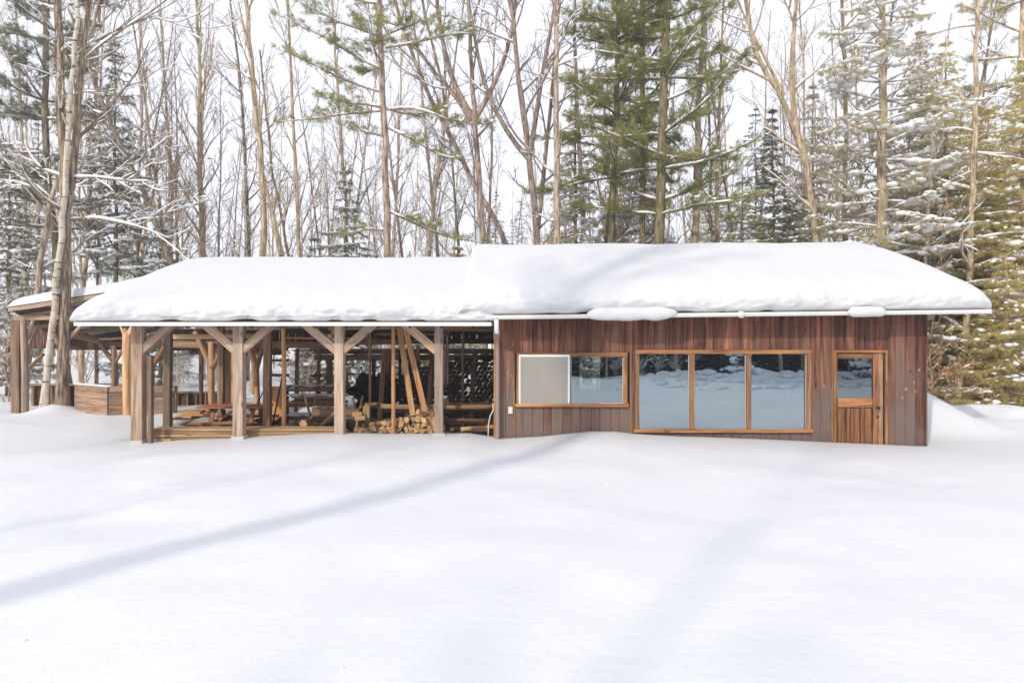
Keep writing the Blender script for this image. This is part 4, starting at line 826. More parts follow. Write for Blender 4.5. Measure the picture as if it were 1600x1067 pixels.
plank_stack('lumber_stack', 'low stack of fresh boards on the floor behind the picnic table', X(348, 16.3), X(440, 16.3), 16.1, .02, .34, 4, 3, ['fresh_wood', 'pole_wood', 'old_board'], .6, .3, seed=21)
plank_stack('lumber_stack', 'short boards stacked on the floor behind the loose firewood', X(556, 15), X(640, 15), 14.9, .02, .42, 4, 2, ['pole_wood', 'old_board', 'brown_timber'], .5, .3, seed=22)
plank_stack('lumber_stack', 'boards lying at the foot of the dark firewood wall in the right bay', X(694, 14.4), X(772, 14.4), 14.3, .02, .30, 4, 2, ['old_board', 'pole_wood', 'brown_timber'], .5, .25, seed=23)
for k, (a, b, Yp, w, m_, lb) in enumerate(((592, 597, 16.5, .12, 'pole_wood', 'pale board leaning upright behind the orange pole near the firewood'), (668, 674, 16.6, .14, 'old_board', 'grey board leaning upright right of the two crossed planks'), (462, 458, 17.9, .1, 'brown_timber', 'brown board leaning upright behind the workbench left end'), (735, 741, 17.2, .12, 'old_board', 'grey board leaning before the dark firewood wall'))):
    tag(beam('leaning_board', (X(a, Yp), Yp, .02), (X(b, Yp), Yp + .35, Z(545 if k != 4 else 560, Yp)), w, .03, M[m_], None, up=(.2, -1, 0), seed=k), lb, 'board')
for k, (q, a, b, Yp) in enumerate(((528, 445, 560, 15.2), (522, 590, 700, 14.9), (531, 560, 690, 16.6), (515, 650, 770, 14.2))):
    beam('stored_plank', (X(a, Yp), Yp, Z(q, Yp)), (X(b, Yp), Yp, Z(q + 1, Yp)), .2, .04, M[('pole_wood', 'brown_timber', 'old_board', 'old_board')[k]], shed, up=(0, 0, 1), seed=k)
# ================================================================ TREES
def nrm(v): return v / (np.linalg.norm(v) + 1e-9)
class Tree:
    def __init__(s, seed): s.rs = np.random.RandomState(seed); s.T = Tubes(); s.S = Tubes(); s.tuft_p = []; s.tuft_d = []; s.sp = []; s.ss = []
    def snow(s, P, Rr, amt):
        P = np.asarray(P); Rr = np.asarray(Rr); T = np.gradient(P, axis=0); T /= np.linalg.norm(T, axis=1, keepdims=True) + 1e-9
        f = np.clip((.86 - np.abs(T[:, 2])) / .3, 0, 1) * (s.rs.rand(len(P)) < amt)
        if f.max() <= 0: return
        w = np.clip(Rr * .8 + .016, .018, .085) * f * s.rs.uniform(.7, 1.25, len(P)); w[0] *= .3; w[-1] *= .2
        s.S.add(P + np.stack([0 * w, 0 * w, Rr * .75 + w * .35], 1), w, 4 if Rr.max() < .03 else 6)
    def walk(s, p0, d0, L, n, wob, grav):
        P = [np.array(p0, float)]; d = nrm(np.array(d0, float)); st = L / n
        for _ in range(n): d = nrm(d + s.rs.normal(0, wob, 3) + np.array([0, 0, grav])); P.append(P[-1] + d * st)
        return np.array(P)
    def at(s, P, Rr, t):
        x = t * (len(P) - 1); i = min(int(x), len(P) - 2); f = x - i
        return P[i] * (1 - f) + P[i + 1] * f, nrm(P[i + 1] - P[i]), Rr[i] * (1 - f) + Rr[i + 1] * f
    def branch_dir(s, tan, ang, az=None):
        u = nrm(np.cross(tan, [.3, .2, .9] if abs(tan[2]) < .9 else [1, 0, 0])); w = np.cross(tan, u); a = s.rs.uniform(0, 2 * np.pi) if az is None else az
        return nrm(tan * math.cos(ang) + (u * math.cos(a) + w * math.sin(a)) * math.sin(ang))
def finish(tr, name, mats, label, cat, group=None, loc=(0, 0, 0), rz=0, leafmat=None, needles=None, leafname='foliage'):
    root = tag(empty(name, loc, rz), label, cat, group)
    ch = [('trunk', tr.T.mesh('trunk', M[mats]))]
    V, Q = tr.S.arrays(); polys = [np.concatenate(Q)] if Q else []
    if tr.sp:
        sp, ss = np.concatenate(tr.sp), np.concatenate(tr.ss); v, f = blobs(sp, ss, tr.rs, hi=False, jit=.3); polys.append(f + len(V)); V = np.concatenate([V, v])
    if len(V): ch.append(('branch_snow', mesh_np('branch_snow', V, polys, [M['branch_snow']])))
    if tr.tuft_p:
        p = np.concatenate(tr.tuft_p); d = np.concatenate(tr.tuft_d); n, L, w, spread = needles; rs = tr.rs
        D = d[:, None, :] + rs.normal(0, spread, (len(p), n, 3)); D /= np.linalg.norm(D, axis=2, keepdims=True); D = D.reshape(-1, 3); Pp = np.repeat(p, n, 0) + rs.normal(0, .02, (len(p) * n, 3))
        side = np.cross(D, rs.normal(0, 1, D.shape)); side /= np.linalg.norm(side, axis=1, keepdims=True) + 1e-9; ln = L * rs.uniform(.6, 1.3, (len(D), 1))
        VV = np.stack([Pp - side * w * .5, Pp + side * w * .5 + D * ln * .1, Pp + D * ln + side * w * .15], 1).reshape(-1, 3)
        ch.append((leafname, mesh_np(leafname, VV, [np.arange(len(VV)).reshape(-1, 3)], [M[leafmat]], smooth=False)))
    for nm, me in ch:
        o = bpy.data.objects.new(nm, me); COL.objects.link(o); o.parent = root
        if nm in (leafname, 'branch_snow'): o['kind'] = 'stuff'
    return root
def copy_tree(root, loc, rz, sc, label, group=None):
    r = root.copy(); COL.objects.link(r); r.location = loc; r.rotation_euler = (0, 0, rz); r.scale = (sc, sc, sc); r['label'] = label
    if group: r['group'] = group
    elif 'group' in r: del r['group']
    for c in root.children: k = c.copy(); COL.objects.link(k); k.parent = r
    return r
def trunk_path(pts, Yd, base=None):
    """bends of a trunk read as (px, py, depth), made local to its base; goes on upward beyond"""
    return np.array([(X(p[0], p[2] if len(p) > 2 else Yd), p[2] if len(p) > 2 else Yd, Z(p[1], p[2] if len(p) > 2 else Yd)) for p in pts])
def resample(P, n):
    d = np.concatenate([[0], np.cumsum(np.linalg.norm(np.diff(P, axis=0), axis=1))]); t = np.linspace(0, d[-1], n)
    Q = np.stack([np.interp(t, d, P[:, k]) for k in range(3)], 1)
    for _ in range(2): Q[1:-1] = (Q[:-2] + 2 * Q[1:-1] + Q[2:]) / 4
    return Q
def decid_limbs(tr, P, Rr, n1, t0, t1, L1, ang=(.5, 1.0), n2=6, n3=5, up=.06, snow=.6, twig=.006, wob=.10, taperL=.55):
    for i in range(n1):
        t = t0 + (t1 - t0) * (i + tr.rs.uniform(0, 1)) / n1; p, tan, r = tr.at(P, Rr, t)
        L = L1 * (1 - taperL * (t - t0) / (t1 - t0 + 1e-6)) * tr.rs.uniform(.6, 1.25); q = tr.walk(p, tr.branch_dir(tan, tr.rs.uniform(*ang)), L, 8, wob, up)
        rr = np.linspace(min(r * .5, .014 * L + .012), .010, 9); tr.T.add(q, rr, 5); tr.snow(q, rr, snow + .15)
        m2 = max(2, int(n2 * L / L1 + .5))
        for j in range(m2):
            u = tr.rs.uniform(.2, .98); p2, tan2, r2_ = tr.at(q, rr, u); L2 = L * tr.rs.uniform(.25, .5) * (1.15 - u * .5)
            q2 = tr.walk(p2, tr.branch_dir(tan2, tr.rs.uniform(.4, .9)), L2, 5, wob * 1.2, up * 1.2); rr2 = np.linspace(min(r2_ * .7, .016), twig, 6); tr.T.add(q2, rr2, 3); tr.snow(q2, rr2, snow)
            for k in range(n3):
                p3, tan3, _ = tr.at(q2, rr2, tr.rs.uniform(.15, 1)); L3 = L2 * tr.rs.uniform(.25, .55)
                q3 = tr.walk(p3, tr.branch_dir(tan3, tr.rs.uniform(.35, .8)), L3, 3, wob * 1.2, up); tr.T.add(q3, np.linspace(twig, twig * .45, 4), 3)
                if tr.rs.rand() < snow * .45: tr.snow(q3, np.linspace(twig, twig * .4, 4), .8)
def hero_path(pts, Yd, H=19.0, r0=.16, rtop=.03, n=26):
    P = trunk_path(pts, Yd); d = nrm(P[-1] - P[-2]); g = P[0].copy(); base = np.array([g[0] - (P[1] - P[0])[0] / max(.5, (P[1] - P[0])[2]) * (g[2] + .1), g[1], gz(g[0], g[1]) - .15])
    P = np.concatenate([[base], P]) if P[0][2] > base[2] + .3 else np.concatenate([[base], P[1:]])
    while P[-1][2] < H: P = np.concatenate([P, [P[-1] + nrm(d + np.array([0, 0, .25])) * 1.2]])
    Q = resample(P, n); s = np.linspace(0, 1, n); Rr = r0 * (1 - s) ** .8 + rtop * s; Rr[0] *= 1.35; Rr[1] *= 1.08; loc = Q[0].copy(); loc[2] = base[2] + .15
    return Q - loc, Rr, loc
def nat_trunk(tr, Q, Rr, sides=10):
    Q = Q.copy(); Q[2:-1, :2] += tr.rs.normal(0, .02, (len(Q) - 3, 2)); tr.T.add(Q, Rr, sides); tr.snow(Q, Rr, .6); return Q

# --- named bare trees -------------------------------------------------
def bare(pts, Yd, r0, mat, label, seed, n1=14, t0=.35, L1=3.2, extra=(), H=19, n2=7, n3=5, snow=.6, ang=(.5, 1.0), name='bare_tree', rtop=.03, up=.06, wob=.1):
    tr = Tree(seed); Q, Rr, loc = hero_path(pts, Yd, H, r0 * .85, rtop); Q = nat_trunk(tr, Q, Rr); decid_limbs(tr, Q, Rr, n1, t0, .99, L1, n2=n2, n3=n3, snow=snow, ang=ang, up=up, wob=wob)
    for ex in extra:                                     # (points, start radius)
        E = trunk_path(ex[0], Yd) - loc
        d = nrm(E[-1] - E[-2])
        if len(ex) > 2:
            for _ in range(ex[2]): E = np.concatenate([E, [E[-1] + nrm(d + np.array([0, 0, .3])) * 1.0]])
        E = resample(E, 14); re = np.linspace(ex[1], max(.012, ex[1] * .25), 14); tr.T.add(E, re, 8); tr.snow(E, re, .85)
        decid_limbs(tr, E, re, max(4, int(n1 * .6)), .25, .98, L1 * .65, n2=n2 - 1, n3=n3, snow=snow, up=up)
    return finish(tr, name, mat, label, 'tree', loc=tuple(loc))
bare([(97, 620), (100, 560), (103, 450), (104, 330), (98, 200), (92, 100), (90, 0)], 16.9, .165, 'bark_furrow', 'thick straight grey-brown trunk rising from a snow mound before the lean-to', 31, n1=13, t0=.25, L1=3.4, H=17, ang=(.9, 1.5),
     extra=(([(104, 330), (113, 300), (120, 200), (124, 95), (132, 60), (140, 10)], .10, 4), ([(124, 100), (150, 75), (200, 40), (250, 10)], .03, 1), ([(100, 340), (80, 310), (50, 285), (0, 245)], .04), ([(104, 345), (150, 340), (220, 355), (262, 372)], .045), ([(105, 278), (150, 277), (200, 283), (238, 283)], .035)))
bare([(70, 640), (75, 560), (86, 450), (92, 400), (98, 330)], 16.7, .10, 'birch', 'slender pale birch leaning right against the thick trunk', 32, n1=9, t0=.3, L1=2.0, H=13, snow=.4)
bare([(395, 640), (415, 330), (402, 190), (392, 90), (384, 0)], 25, .17, 'bark_warm', 'slightly curved bare trunk above the left woodshed roof', 33, n1=14, t0=.45, L1=3.4, H=19, extra=(([(440, 400), (424, 330), (405, 250)], .12),))
bare([(756, 560), (757, 380), (750, 300), (742, 190)], 23, .17, 'bark_red', 'reddish tree forking wide above the join of the two roofs', 34, n1=10, t0=.55, L1=3.2, H=15, n2=7,
     extra=(([(742, 190), (705, 130), (690, 60), (682, 0)], .10, 4), ([(742, 188), (775, 130), (800, 60), (806, 0)], .09, 4), ([(741, 200), (712, 150), (690, 128)], .07, 3)))
bare([(830, 600), (793, 370), (745, 300), (705, 215), (665, 140), (645, 90)], 24.2, .15, 'bark_red', 'bare trunk leaning steeply left with a strip of snow along it', 35, n1=12, t0=.4, L1=3.0, H=17, snow=.8, extra=(([(700, 205), (690, 120), (672, 60), (660, 0)], .06, 3),))
bare([(838, 600), (842, 380), (832, 280), (826, 240)], 22.6, .17, 'bark_red', 'dark red-brown tree with a twisting fork above the cabin roof left end', 36, n1=11, t0=.5, L1=3.2, H=16,
     extra=(([(827, 250), (800, 225), (785, 190), (760, 150), (745, 80)], .09, 4), ([(828, 240), (838, 180), (848, 110), (862, 40)], .09, 4), ([(826, 235), (812, 150), (806, 80), (800, 0)], .08, 3)))
bare([(872, 600), (870, 380), (869, 200), (869, 0)], 22, .15, 'bark', 'tall straight grey trunk over the left part of the cabin roof', 37, n1=16, t0=.3, L1=1.9, H=19, ang=(1.0, 1.5), n2=5)
bare([(915, 600), (912, 370), (905, 260), (900, 120), (896, 0)], 26, .13, 'bark_red', 'thin straight trunk just right of the tall grey trunk', 38, n1=14, t0=.35, L1=2.4, H=19, ang=(.8, 1.3))
bare([(1300, 560), (1262, 260), (1225, 150), (1180, 100), (1165, 0)], 22.5, .16, 'bark_warm', 'crooked trunk leaning left with snow caught in its forks', 39, n1=16, t0=.3, L1=3.4, H=16, snow=.9, extra=(([(1262, 260), (1240, 200), (1236, 100), (1245, 0)], .11, 4), ([(1225, 150), (1180, 60), (1160, 20)], .06, 2)))
bare([(1440, 560), (1452, 300), (1458, 200), (1462, 180)], 20.5, .075, 'birch', 'white birch stem showing through the yellow boughs', 40, n1=10, t0=.3, L1=2.0, H=11, snow=.9)
bare([(1496, 628), (1502, 560), (1512, 500), (1516, 440), (1520, 300)], 20.5, .13, 'bark_warm', 'brown trunk standing bare among boughs right of the cabin', 41, n1=12, t0=.1, L1=2.6, H=14, snow=.85, ang=(1.1, 1.6), up=.0)
bare([(275, 430), (225, 300), (180, 210), (160, 165)], 23, .14, 'bark_dark', 'dark trunk leaning left over the left woodshed roof edge', 42, n1=12, t0=.4, L1=2.6, H=14, snow=.75)
bare([(40, 600), (50, 520), (75, 330), (100, 240)], 21, .12, 'bark', 'bowed grey trunk behind the lean-to curving to the right', 43, n1=10, t0=.3, L1=2.6, H=13)
bare([(330, 600), (312, 300), (312, 120), (308, 0)], 27, .15, 'bark_warm', 'pale tan trunk left of centre with a fan of fine upright twigs', 44, n1=26, t0=.3, L1=3.4, H=18, ang=(.25, .6), n2=9, n3=6, snow=.25)
bare([(262, 600), (270, 300), (262, 200), (255, 90)], 28, .09, 'bark_warm', 'slim tan tree with upright twigs beside the pale tan trunk', 45, n1=22, t0=.25, L1=3.0, H=16, ang=(.25, .6), n2=8, n3=6, snow=.25)
bare([(1085, 600), (1086, 380), (1090, 200), (1098, 60)], 24, .17, 'bark_warm', 'snow-dusted brown trunk left of the dark green spruce', 46, n1=15, t0=.35, L1=2.6, H=19, snow=.8, ang=(.8, 1.3))
bare([(1160, 600), (1108, 350), (1112, 260), (1106, 150)], 27, .09, 'bark_red', 'thin reddish double stem above the middle of the cabin roof', 47, n1=13, t0=.3, L1=2.4, H=15, extra=(([(1150, 400), (1140, 330), (1118, 200), (1110, 120)], .05, 3),))
bare([(1330, 560), (1318, 340), (1322, 200), (1318, 60), (1315, 0)], 25, .13, 'bark_dark', 'dark straight trunk half hidden by snowy twigs left of the big spruce', 48, n1=18, t0=.3, L1=2.6, H=18, snow=.9, ang=(.9, 1.4), n2=8)
bare([(212, 600), (215, 300), (222, 200), (218, 60)], 30, .10, 'bark', 'thin grey trunk above the gable end of the woodshed roof', 49, n1=14, t0=.35, L1=2.8, H=18)
bare([(545, 600), (540, 320), (528, 150), (520, 20)], 30, .11, 'bark_warm', 'tan trunk behind the snowy young spruce', 50, n1=16, t0=.3, L1=3.0, H=19)
bare([(480, 600), (452, 400), (430, 300), (420, 220)], 27, .07, 'bark_dark', 'thin dark leaning stem right of the curved bare trunk', 51, n1=12, t0=.3, L1=2.4, H=13)

# --- pines ---------------------------------------------------------------
def pine(pts, Yd, r0, mat, label, seed, tiers=15, t0=.33, L1=3.4, leaf='pine', H=20, tuft=1.0, snow=.55, droop=-.01, name='pine_tree', needles=(12, .17, .015, .75), gap=.08, explicit=()):
    tr = Tree(seed); Q, Rr, loc = hero_path(pts, Yd, H, r0, .05); Q = nat_trunk(tr, Q, Rr)
    limbs = []
    for i in range(tiers):
        t = t0 + (.98 - t0) * (i + tr.rs.uniform(0, .6)) / tiers; p, tan, r = tr.at(Q, Rr, t); n = tr.rs.randint(2, 5); a0 = tr.rs.uniform(0, 6.28)
        for k in range(n):
            a = a0 + 6.28 * k / n + tr.rs.normal(0, .3); L = L1 * (1 - .5 * (t - t0) / (1 - t0)) * tr.rs.uniform(.55, 1.2); limbs.append((tr.walk(p, (math.cos(a), math.sin(a), tr.rs.uniform(-.15, .35)), L, 8, .07, .02 + droop), r, L))
    for ex, L in explicit:
        E = resample(trunk_path(ex, Yd) - loc, 9); limbs.append((E, .09, L))
    for q, r, L in limbs:
        rr = np.linspace(min(r * .45, .045), .009, 9); tr.T.add(q, rr, 5); tr.snow(q, rr, snow + .2)
        for j in range(int(L * 8 * tuft)):
            u = tr.rs.uniform(gap, 1.0); p2, tan2, _ = tr.at(q, rr, u); h = nrm(np.array([-tan2[1], tan2[0], 0])) * (1 if tr.rs.rand() < .5 else -1)
            L2 = (.4 + .7 * (1 - u)) * tr.rs.uniform(.6, 1.2); q2 = tr.walk(p2, tan2 * .8 + h * tr.rs.uniform(.3, 1.1) + [0, 0, .12], L2, 4, .1, .04); tr.T.add(q2, np.linspace(.010, .004, 5), 3)
            m = int(3 + L2 * 9 * tuft); uu = tr.rs.uniform(.25, 1, m); idx = np.clip((uu * 4).astype(int), 0, 3); pp = q2[idx] + (q2[idx + 1] - q2[idx]) * (uu * 4 - idx)[:, None] + tr.rs.normal(0, .05, (m, 3))
            dd = (q2[-1] - q2[0]) / (np.linalg.norm(q2[-1] - q2[0]) + 1e-9); tr.tuft_p.append(pp); tr.tuft_d.append(np.repeat((nrm(dd) * 1.0 + [0, 0, .12])[None], m, 0))
            if tr.rs.rand() < snow * .5:
                tr.sp.append(q2[-2][None] + [0, 0, .04]); tr.ss.append(np.array([[.09, .08, .035]]) * tr.rs.uniform(.5, 1.5))
    return finish(tr, name, mat, label, 'pine tree', loc=tuple(loc), leafmat=leaf, needles=needles, leafname='needles')
pine([(608, 600), (605, 395), (603, 250), (597, 130), (592, 0)], 22, .13, 'bark_red', 'slender pine with long sparse boughs above the woodshed ridge', 61, tiers=9, t0=.5, L1=2.6, H=19, tuft=.8,
     explicit=(([(597, 110), (560, 92), (510, 60), (470, 40), (430, 22)], 3.6), ([(598, 145), (540, 128), (490, 100), (430, 75)], 3.4), ([(602, 173), (540, 178), (480, 188), (435, 190)], 3.2), ([(602, 75), (650, 68), (720, 48), (790, 62)], 3.6),
               ([(604, 172), (650, 165), (700, 190), (770, 196)], 3.2), ([(605, 200), (650, 220), (690, 248), (740, 250)], 2.6), ([(606, 330), (650, 350), (690, 370), (760, 380)], 2.8), ([(604, 215), (580, 208), (540, 200)], 1.5), ([(605, 360), (570, 358), (540, 366)], 1.2)))
pine([(1030, 600), (1030, 370), (1035, 220), (1040, 100), (1044, 0)], 22.5, .19, 'bark_green', 'thick dark pine with full green boughs above the cabin middle', 62, tiers=19, t0=.28, L1=3.3, H=20, tuft=1.0)
pine([(952, 600), (955, 370), (962, 200), (966, 0)], 23.5, .12, 'bark_green', 'slim pine with green crown left of the thick dark pine', 63, tiers=15, t0=.36, L1=2.8, H=20, tuft=1.1)
pine([(1004, 600), (1004, 370), (1005, 200), (1004, 0)], 24.5, .12, 'bark_green', 'slim dark pine directly beside the thick dark pine', 64, tiers=15, t0=.38, L1=2.7, H=20, tuft=1.1)
pine([(1580, 560), (1590, 250), (1600, 0)], 25, .18, 'bark_warm', 'big pine with olive boughs at the upper right edge', 65, tiers=14, t0=.25, L1=3.6, H=18, tuft=.9, leaf='olive', snow=1.0)
pine([(100, 560), (72, 250), (70, 100), (74, 0)], 24, .15, 'bark_dark', 'dark pine behind the twin trunks with snowy tufts', 66, tiers=14, t0=.3, L1=2.7, H=18, tuft=1.1, leaf='spruce', snow=1.0)

# --- spruces, hemlocks, cedars -------------------------------------------
def spruce(pos, H, r0, mat, label, seed, leaf='spruce', L1=2.0, dens=1.0, t0=.08, snow=.8, lean=(0, 0), droop=.10, name='spruce_tree', cat='spruce tree', whorl=.3, needles=(6, .10, .018, .6), bare_in=.1, twig=1.0, pad=1.0, group=None):
    tr = Tree(seed); x, y = pos; n = 16; s = np.linspace(0, 1, n); P = np.stack([lean[0] * s, lean[1] * s, H * s - .1], 1); Rr = r0 * (1 - s) + .012
    P = nat_trunk(tr, P, Rr, 8); z = H * t0
    while z < H - .15:
        t = z / H; L = L1 * ((1 - t) ** .75) * (.6 + .4 * min(1, (t + .08) / .2)); p, tan, r = tr.at(P, Rr, min(t, .99)); nb = tr.rs.randint(4, 7); a0 = tr.rs.uniform(0, 6.28)
        for k in range(nb):
            if tr.rs.rand() > dens: continue
            a = a0 + 6.28 * k / nb + tr.rs.normal(0, .25); Lb = L * tr.rs.uniform(.6, 1.15)
            q = tr.walk(p, (math.cos(a), math.sin(a), tr.rs.uniform(-.1, .3) - droop), Lb, 6, .06, -droop * .25); q[-2:, 2] += np.array([.02, .06]) * Lb
            rr = np.linspace(min(r * .4, .03), .006, 7); tr.T.add(q, rr, 4); tr.snow(q, rr, snow * .8)
            m = int(max(3, Lb * 9 * twig))
            for j in range(m):
                u = bare_in + (1 - bare_in) * (j + tr.rs.rand()) / m; p2, tan2, _ = tr.at(q, rr, u); h = nrm(np.array([-tan2[1], tan2[0], 0])) * (1 if j % 2 else -1)
                L2 = min(.75, Lb * .45) * (1.1 - u * .75) * tr.rs.uniform(.6, 1.2) + .06; dd = nrm(tan2 * .75 + h + [0, 0, -.12 - droop]); e = p2 + dd * L2; e[2] -= .12 * L2
                tr.T.add(np.stack([p2, (p2 + e) / 2 + [0, 0, .02], e]), [.006, .004, .002], 3)
                c = int(3 + L2 * 15); uu = tr.rs.uniform(.05, 1, c)[:, None]; tr.tuft_p.append(p2 + (e - p2) * uu); tr.tuft_d.append(np.repeat((dd + [0, 0, -.1])[None], c, 0))
                if tr.rs.rand() < snow * .7: tr.sp.append((p2 * .45 + e * .55)[None] + [0, 0, .03]); tr.ss.append((np.array([[L2 * .27, L2 * .27, .03 + .07 * L2]]) * tr.rs.uniform(.4, 1.3) * pad))
        z += whorl * tr.rs.uniform(.7, 1.3)
    return finish(tr, name, mat, label, cat, group, loc=(x, y, gz(x, y)), leafmat=leaf, needles=needles, leafname='needles')
A = lambda px, Y: (X(px, Y), Y)
spruce(A(540, 24), 8.2, .09, 'bark_dark', 'snowy young spruce just left of the slender pine', 71, L1=1.9, dens=.75, snow=.95)
spruce(A(1208, 25), 10.5, .12, 'bark_dark', 'dark blue-green spruce in the middle of the snowy right-hand trees', 72, L1=2.2, dens=.85, snow=.9, needles=(8, .10, .02, .5))
big = spruce(A(1378, 20.8), 19, .20, 'bark_warm', 'big spruce trunk with snow-laden bare boughs over the cabin right end', 73, leaf='olive', L1=3.3, dens=.75, t0=.12, snow=1.0, bare_in=.35, droop=.05, whorl=.42, twig=.75, pad=1.12)
spruce(A(1478, 22.5), 12, .14, 'bark_warm', 'yellow-green cedar nearest the right end of the cabin roof', 74, leaf='gold', L1=2.5, t0=.06, snow=.9, name='cedar_tree', cat='cedar tree', whorl=.3)
spruce(A(1545, 21.5), 9.5, .13, 'bark_warm', 'dense golden cedar at the right edge reaching to the snow', 75, leaf='gold', L1=2.5, t0=.05, snow=.4, name='cedar_tree', cat='cedar tree', whorl=.27)
spruce(A(1600, 20.5), 11, .13, 'bark_warm', 'golden cedar cut by the right edge of the picture', 76, leaf='gold', L1=2.6, t0=.12, snow=.7, name='cedar_tree', cat='cedar tree')
spruce(A(1440, 24), 13, .13, 'bark_warm', 'olive hemlock behind the cedar over the cabin roof', 77, leaf='olive', L1=2.6, t0=.1, snow=1.0, pad=1.15, name='hemlock_tree', cat='hemlock tree', whorl=.34)
spruce(A(1270, 27), 12, .12, 'bark_dark', 'snowy hemlock between the crooked trunk and the big spruce', 78, leaf='olive', L1=2.4, snow=1.0, pad=1.12, name='hemlock_tree', cat='hemlock tree', dens=.8)
spruce(A(180, 24), 12.5, .10, 'bark_dark', 'snow-dusted hemlock right of the twin trunks', 79, leaf='spruce', L1=2.5, snow=1.0, name='hemlock_tree', cat='hemlock tree', dens=.85, twig=1.0, t0=.36)
spruce(A(250, 25), 6.2, .08, 'bark_dark', 'low hemlock over the gable end of the woodshed roof', 80, leaf='spruce', L1=2.0, snow=.9, name='hemlock_tree', cat='hemlock tree', dens=.8)
spruce(A(14, 22), 8.0, .10, 'bark_dark', 'snow-flecked spruce at the left edge', 81, leaf='spruce', L1=1.7, snow=1.0, dens=.9)
spruce(A(715, 25), 5.6, .07, 'bark_dark', 'small bushy spruce between the slender pine and the red fork', 82, leaf='olive', L1=1.7, snow=.8, dens=.9)
spruce(A(492, 24.5), 5.8, .07, 'bark_dark', 'small spruce left of the snowy young spruce', 83, leaf='spruce', L1=1.4, snow=.6, dens=.9)
spruce(A(1160, 23), 7.6, .09, 'bark_dark', 'low green spruce spreading over the cabin ridge', 84, leaf='pine', L1=2.4, snow=.7)
spruce(A(960, 27), 8.8, .09, 'bark_dark', 'green hemlock filling between the slim pines', 85, leaf='olive', L1=2.0, snow=.7, name='hemlock_tree', cat='hemlock tree')
spruce(A(640, 23), 4.9, .06, 'bark_dark', 'small spruce top just over the woodshed ridge right of the slender pine', 86, leaf='pine', L1=1.5, snow=.5)

# --- shrubs and saplings with dry leaves ---------------------------------
def sapling(pos, H, label, seed, leaves=260, spread=.9, leaf='dry_leaf', stems=3, snow=.4, group=None, size=(3, .09, .05, 1.2)):
    tr = Tree(seed)
    for k in range(stems):
        q = tr.walk((tr.rs.normal(0, .1), tr.rs.normal(0, .1), -.1), (tr.rs.normal(0, .25), tr.rs.normal(0, .25), 1), H * tr.rs.uniform(.7, 1), 9, .08, .02); rr = np.linspace(.022, .005, 10); tr.T.add(q, rr, 5)
        decid_limbs(tr, q, rr, 9, .15, .95, spread, n2=5, n3=3, snow=snow, twig=.004)
        if leaves:
            m = leaves // stems; pp = []
            for lst in tr.T.g.get((6, 3), [])[-40:]: pp.append(lst[0][1:])
            pp = np.concatenate(pp); sel = pp[tr.rs.randint(0, len(pp), m)] + tr.rs.normal(0, .05, (m, 3)); tr.tuft_p.append(sel); tr.tuft_d.append(np.tile([[0, 0, -.5]], (m, 1)))
    return finish(tr, 'beech_sapling' if leaves else 'bare_shrub', 'bark', label, 'sapling' if leaves else 'shrub', group, loc=(pos[0], pos[1], gz(*pos)), leafmat=leaf, needles=size, leafname='dry_leaves')
for k, (px, Y_, H_, lb) in enumerate(((1462, 22.0, 5.2, 'low golden cedar tucked behind the right corner of the cabin'), (1530, 22.3, 7.0, 'bushy golden cedar right of the brown bare trunk'), (1572, 18.8, 4.4, 'lowest golden cedar by the snow at the right edge'), (1500, 23.5, 8.0, 'golden cedar standing behind the brown bare trunk'))):
    spruce(A(px, Y_), H_, .08, 'bark_warm', lb, 400 + k, leaf='gold', L1=1.9, t0=.06, snow=.35, name='cedar_tree', cat='cedar tree', whorl=.24, twig=1.1)
sapling(A(1458, 20), 7.6, 'tall sapling with orange dry leaves over the right end of the cabin roof', 91, 300, 1.2)
sapling(A(1475, 19), 2.6, 'low beech sapling with tan dry leaves against the cabin right end', 92, 360, .9)
sapling(A(1535, 19.5), 2.0, 'beech sapling with pale dry leaves at the foot of the golden cedar', 93, 420, 1.0)
sapling(A(478, 22.5), 4.2, 'red-leaved sapling seen through the open bay behind the workbench', 94, 260, 1.1)
s0 = sapling(A(660, 25), 3.2, 'snowy bare shrub seen beyond the right bays', 95, 0, 1.2, snow=.9, stems=5)
s1 = sapling(A(20, 20.3), 4.2, 'tangle of thin yellow twigs beside the lean-to left post', 96, 0, 1.6, snow=.4, stems=6)

# --- general wood behind, copies of a few trees --------------------------
def free(x, y): return not (-16 < x < 10.5 and y < 21.5)
srcs = []
for k, (mat, L1, ang, sn, r0) in enumerate((('bark_warm', 3.0, (.35, .8), .8, .09), ('bark', 2.6, (.5, 1.0), 1.0, .10), ('bark_red', 2.8, (.4, .9), .9, .08), ('bark_dark', 2.4, (.7, 1.2), 1.1, .09))):
    tr = Tree(200 + k); Q = tr.walk((0, 0, -.15), (tr.rs.normal(0, .04), 0, 1), 17.5, 20, .03, .02); Rr = np.linspace(r0, .02, 21); tr.T.add(Q, Rr, 8); decid_limbs(tr, Q, Rr, 20, .25, .99, L1, n2=7, n3=5, snow=sn, ang=ang)
    lb = ('upright tan bare tree', 'grey bare tree', 'reddish bare tree', 'dark snowy bare tree')[k] + ' far back in the crowded wood'
    srcs.append((finish(tr, 'bare_tree', mat, lb, 'tree', 'bare trees of the wood behind', loc=(X(120 + 420 * k, 38), 38, 0)), lb))
b3 = spruce((X(60, 34), 34), 13, .11, 'bark_dark', 'snow-dusted dark spruce far back in the wood', 210, snow=1.0, L1=2.7, dens=.55, t0=.22, group='spruces of the wood behind', twig=.7)
b4 = spruce((X(1340, 36), 36), 12, .11, 'bark_dark', 'olive snow-dusted hemlock far back in the wood', 211, leaf='olive', snow=1.0, pad=1.12, L1=2.3, dens=.8, name='hemlock_tree', cat='hemlock tree', group='hemlocks of the wood behind', twig=.7)
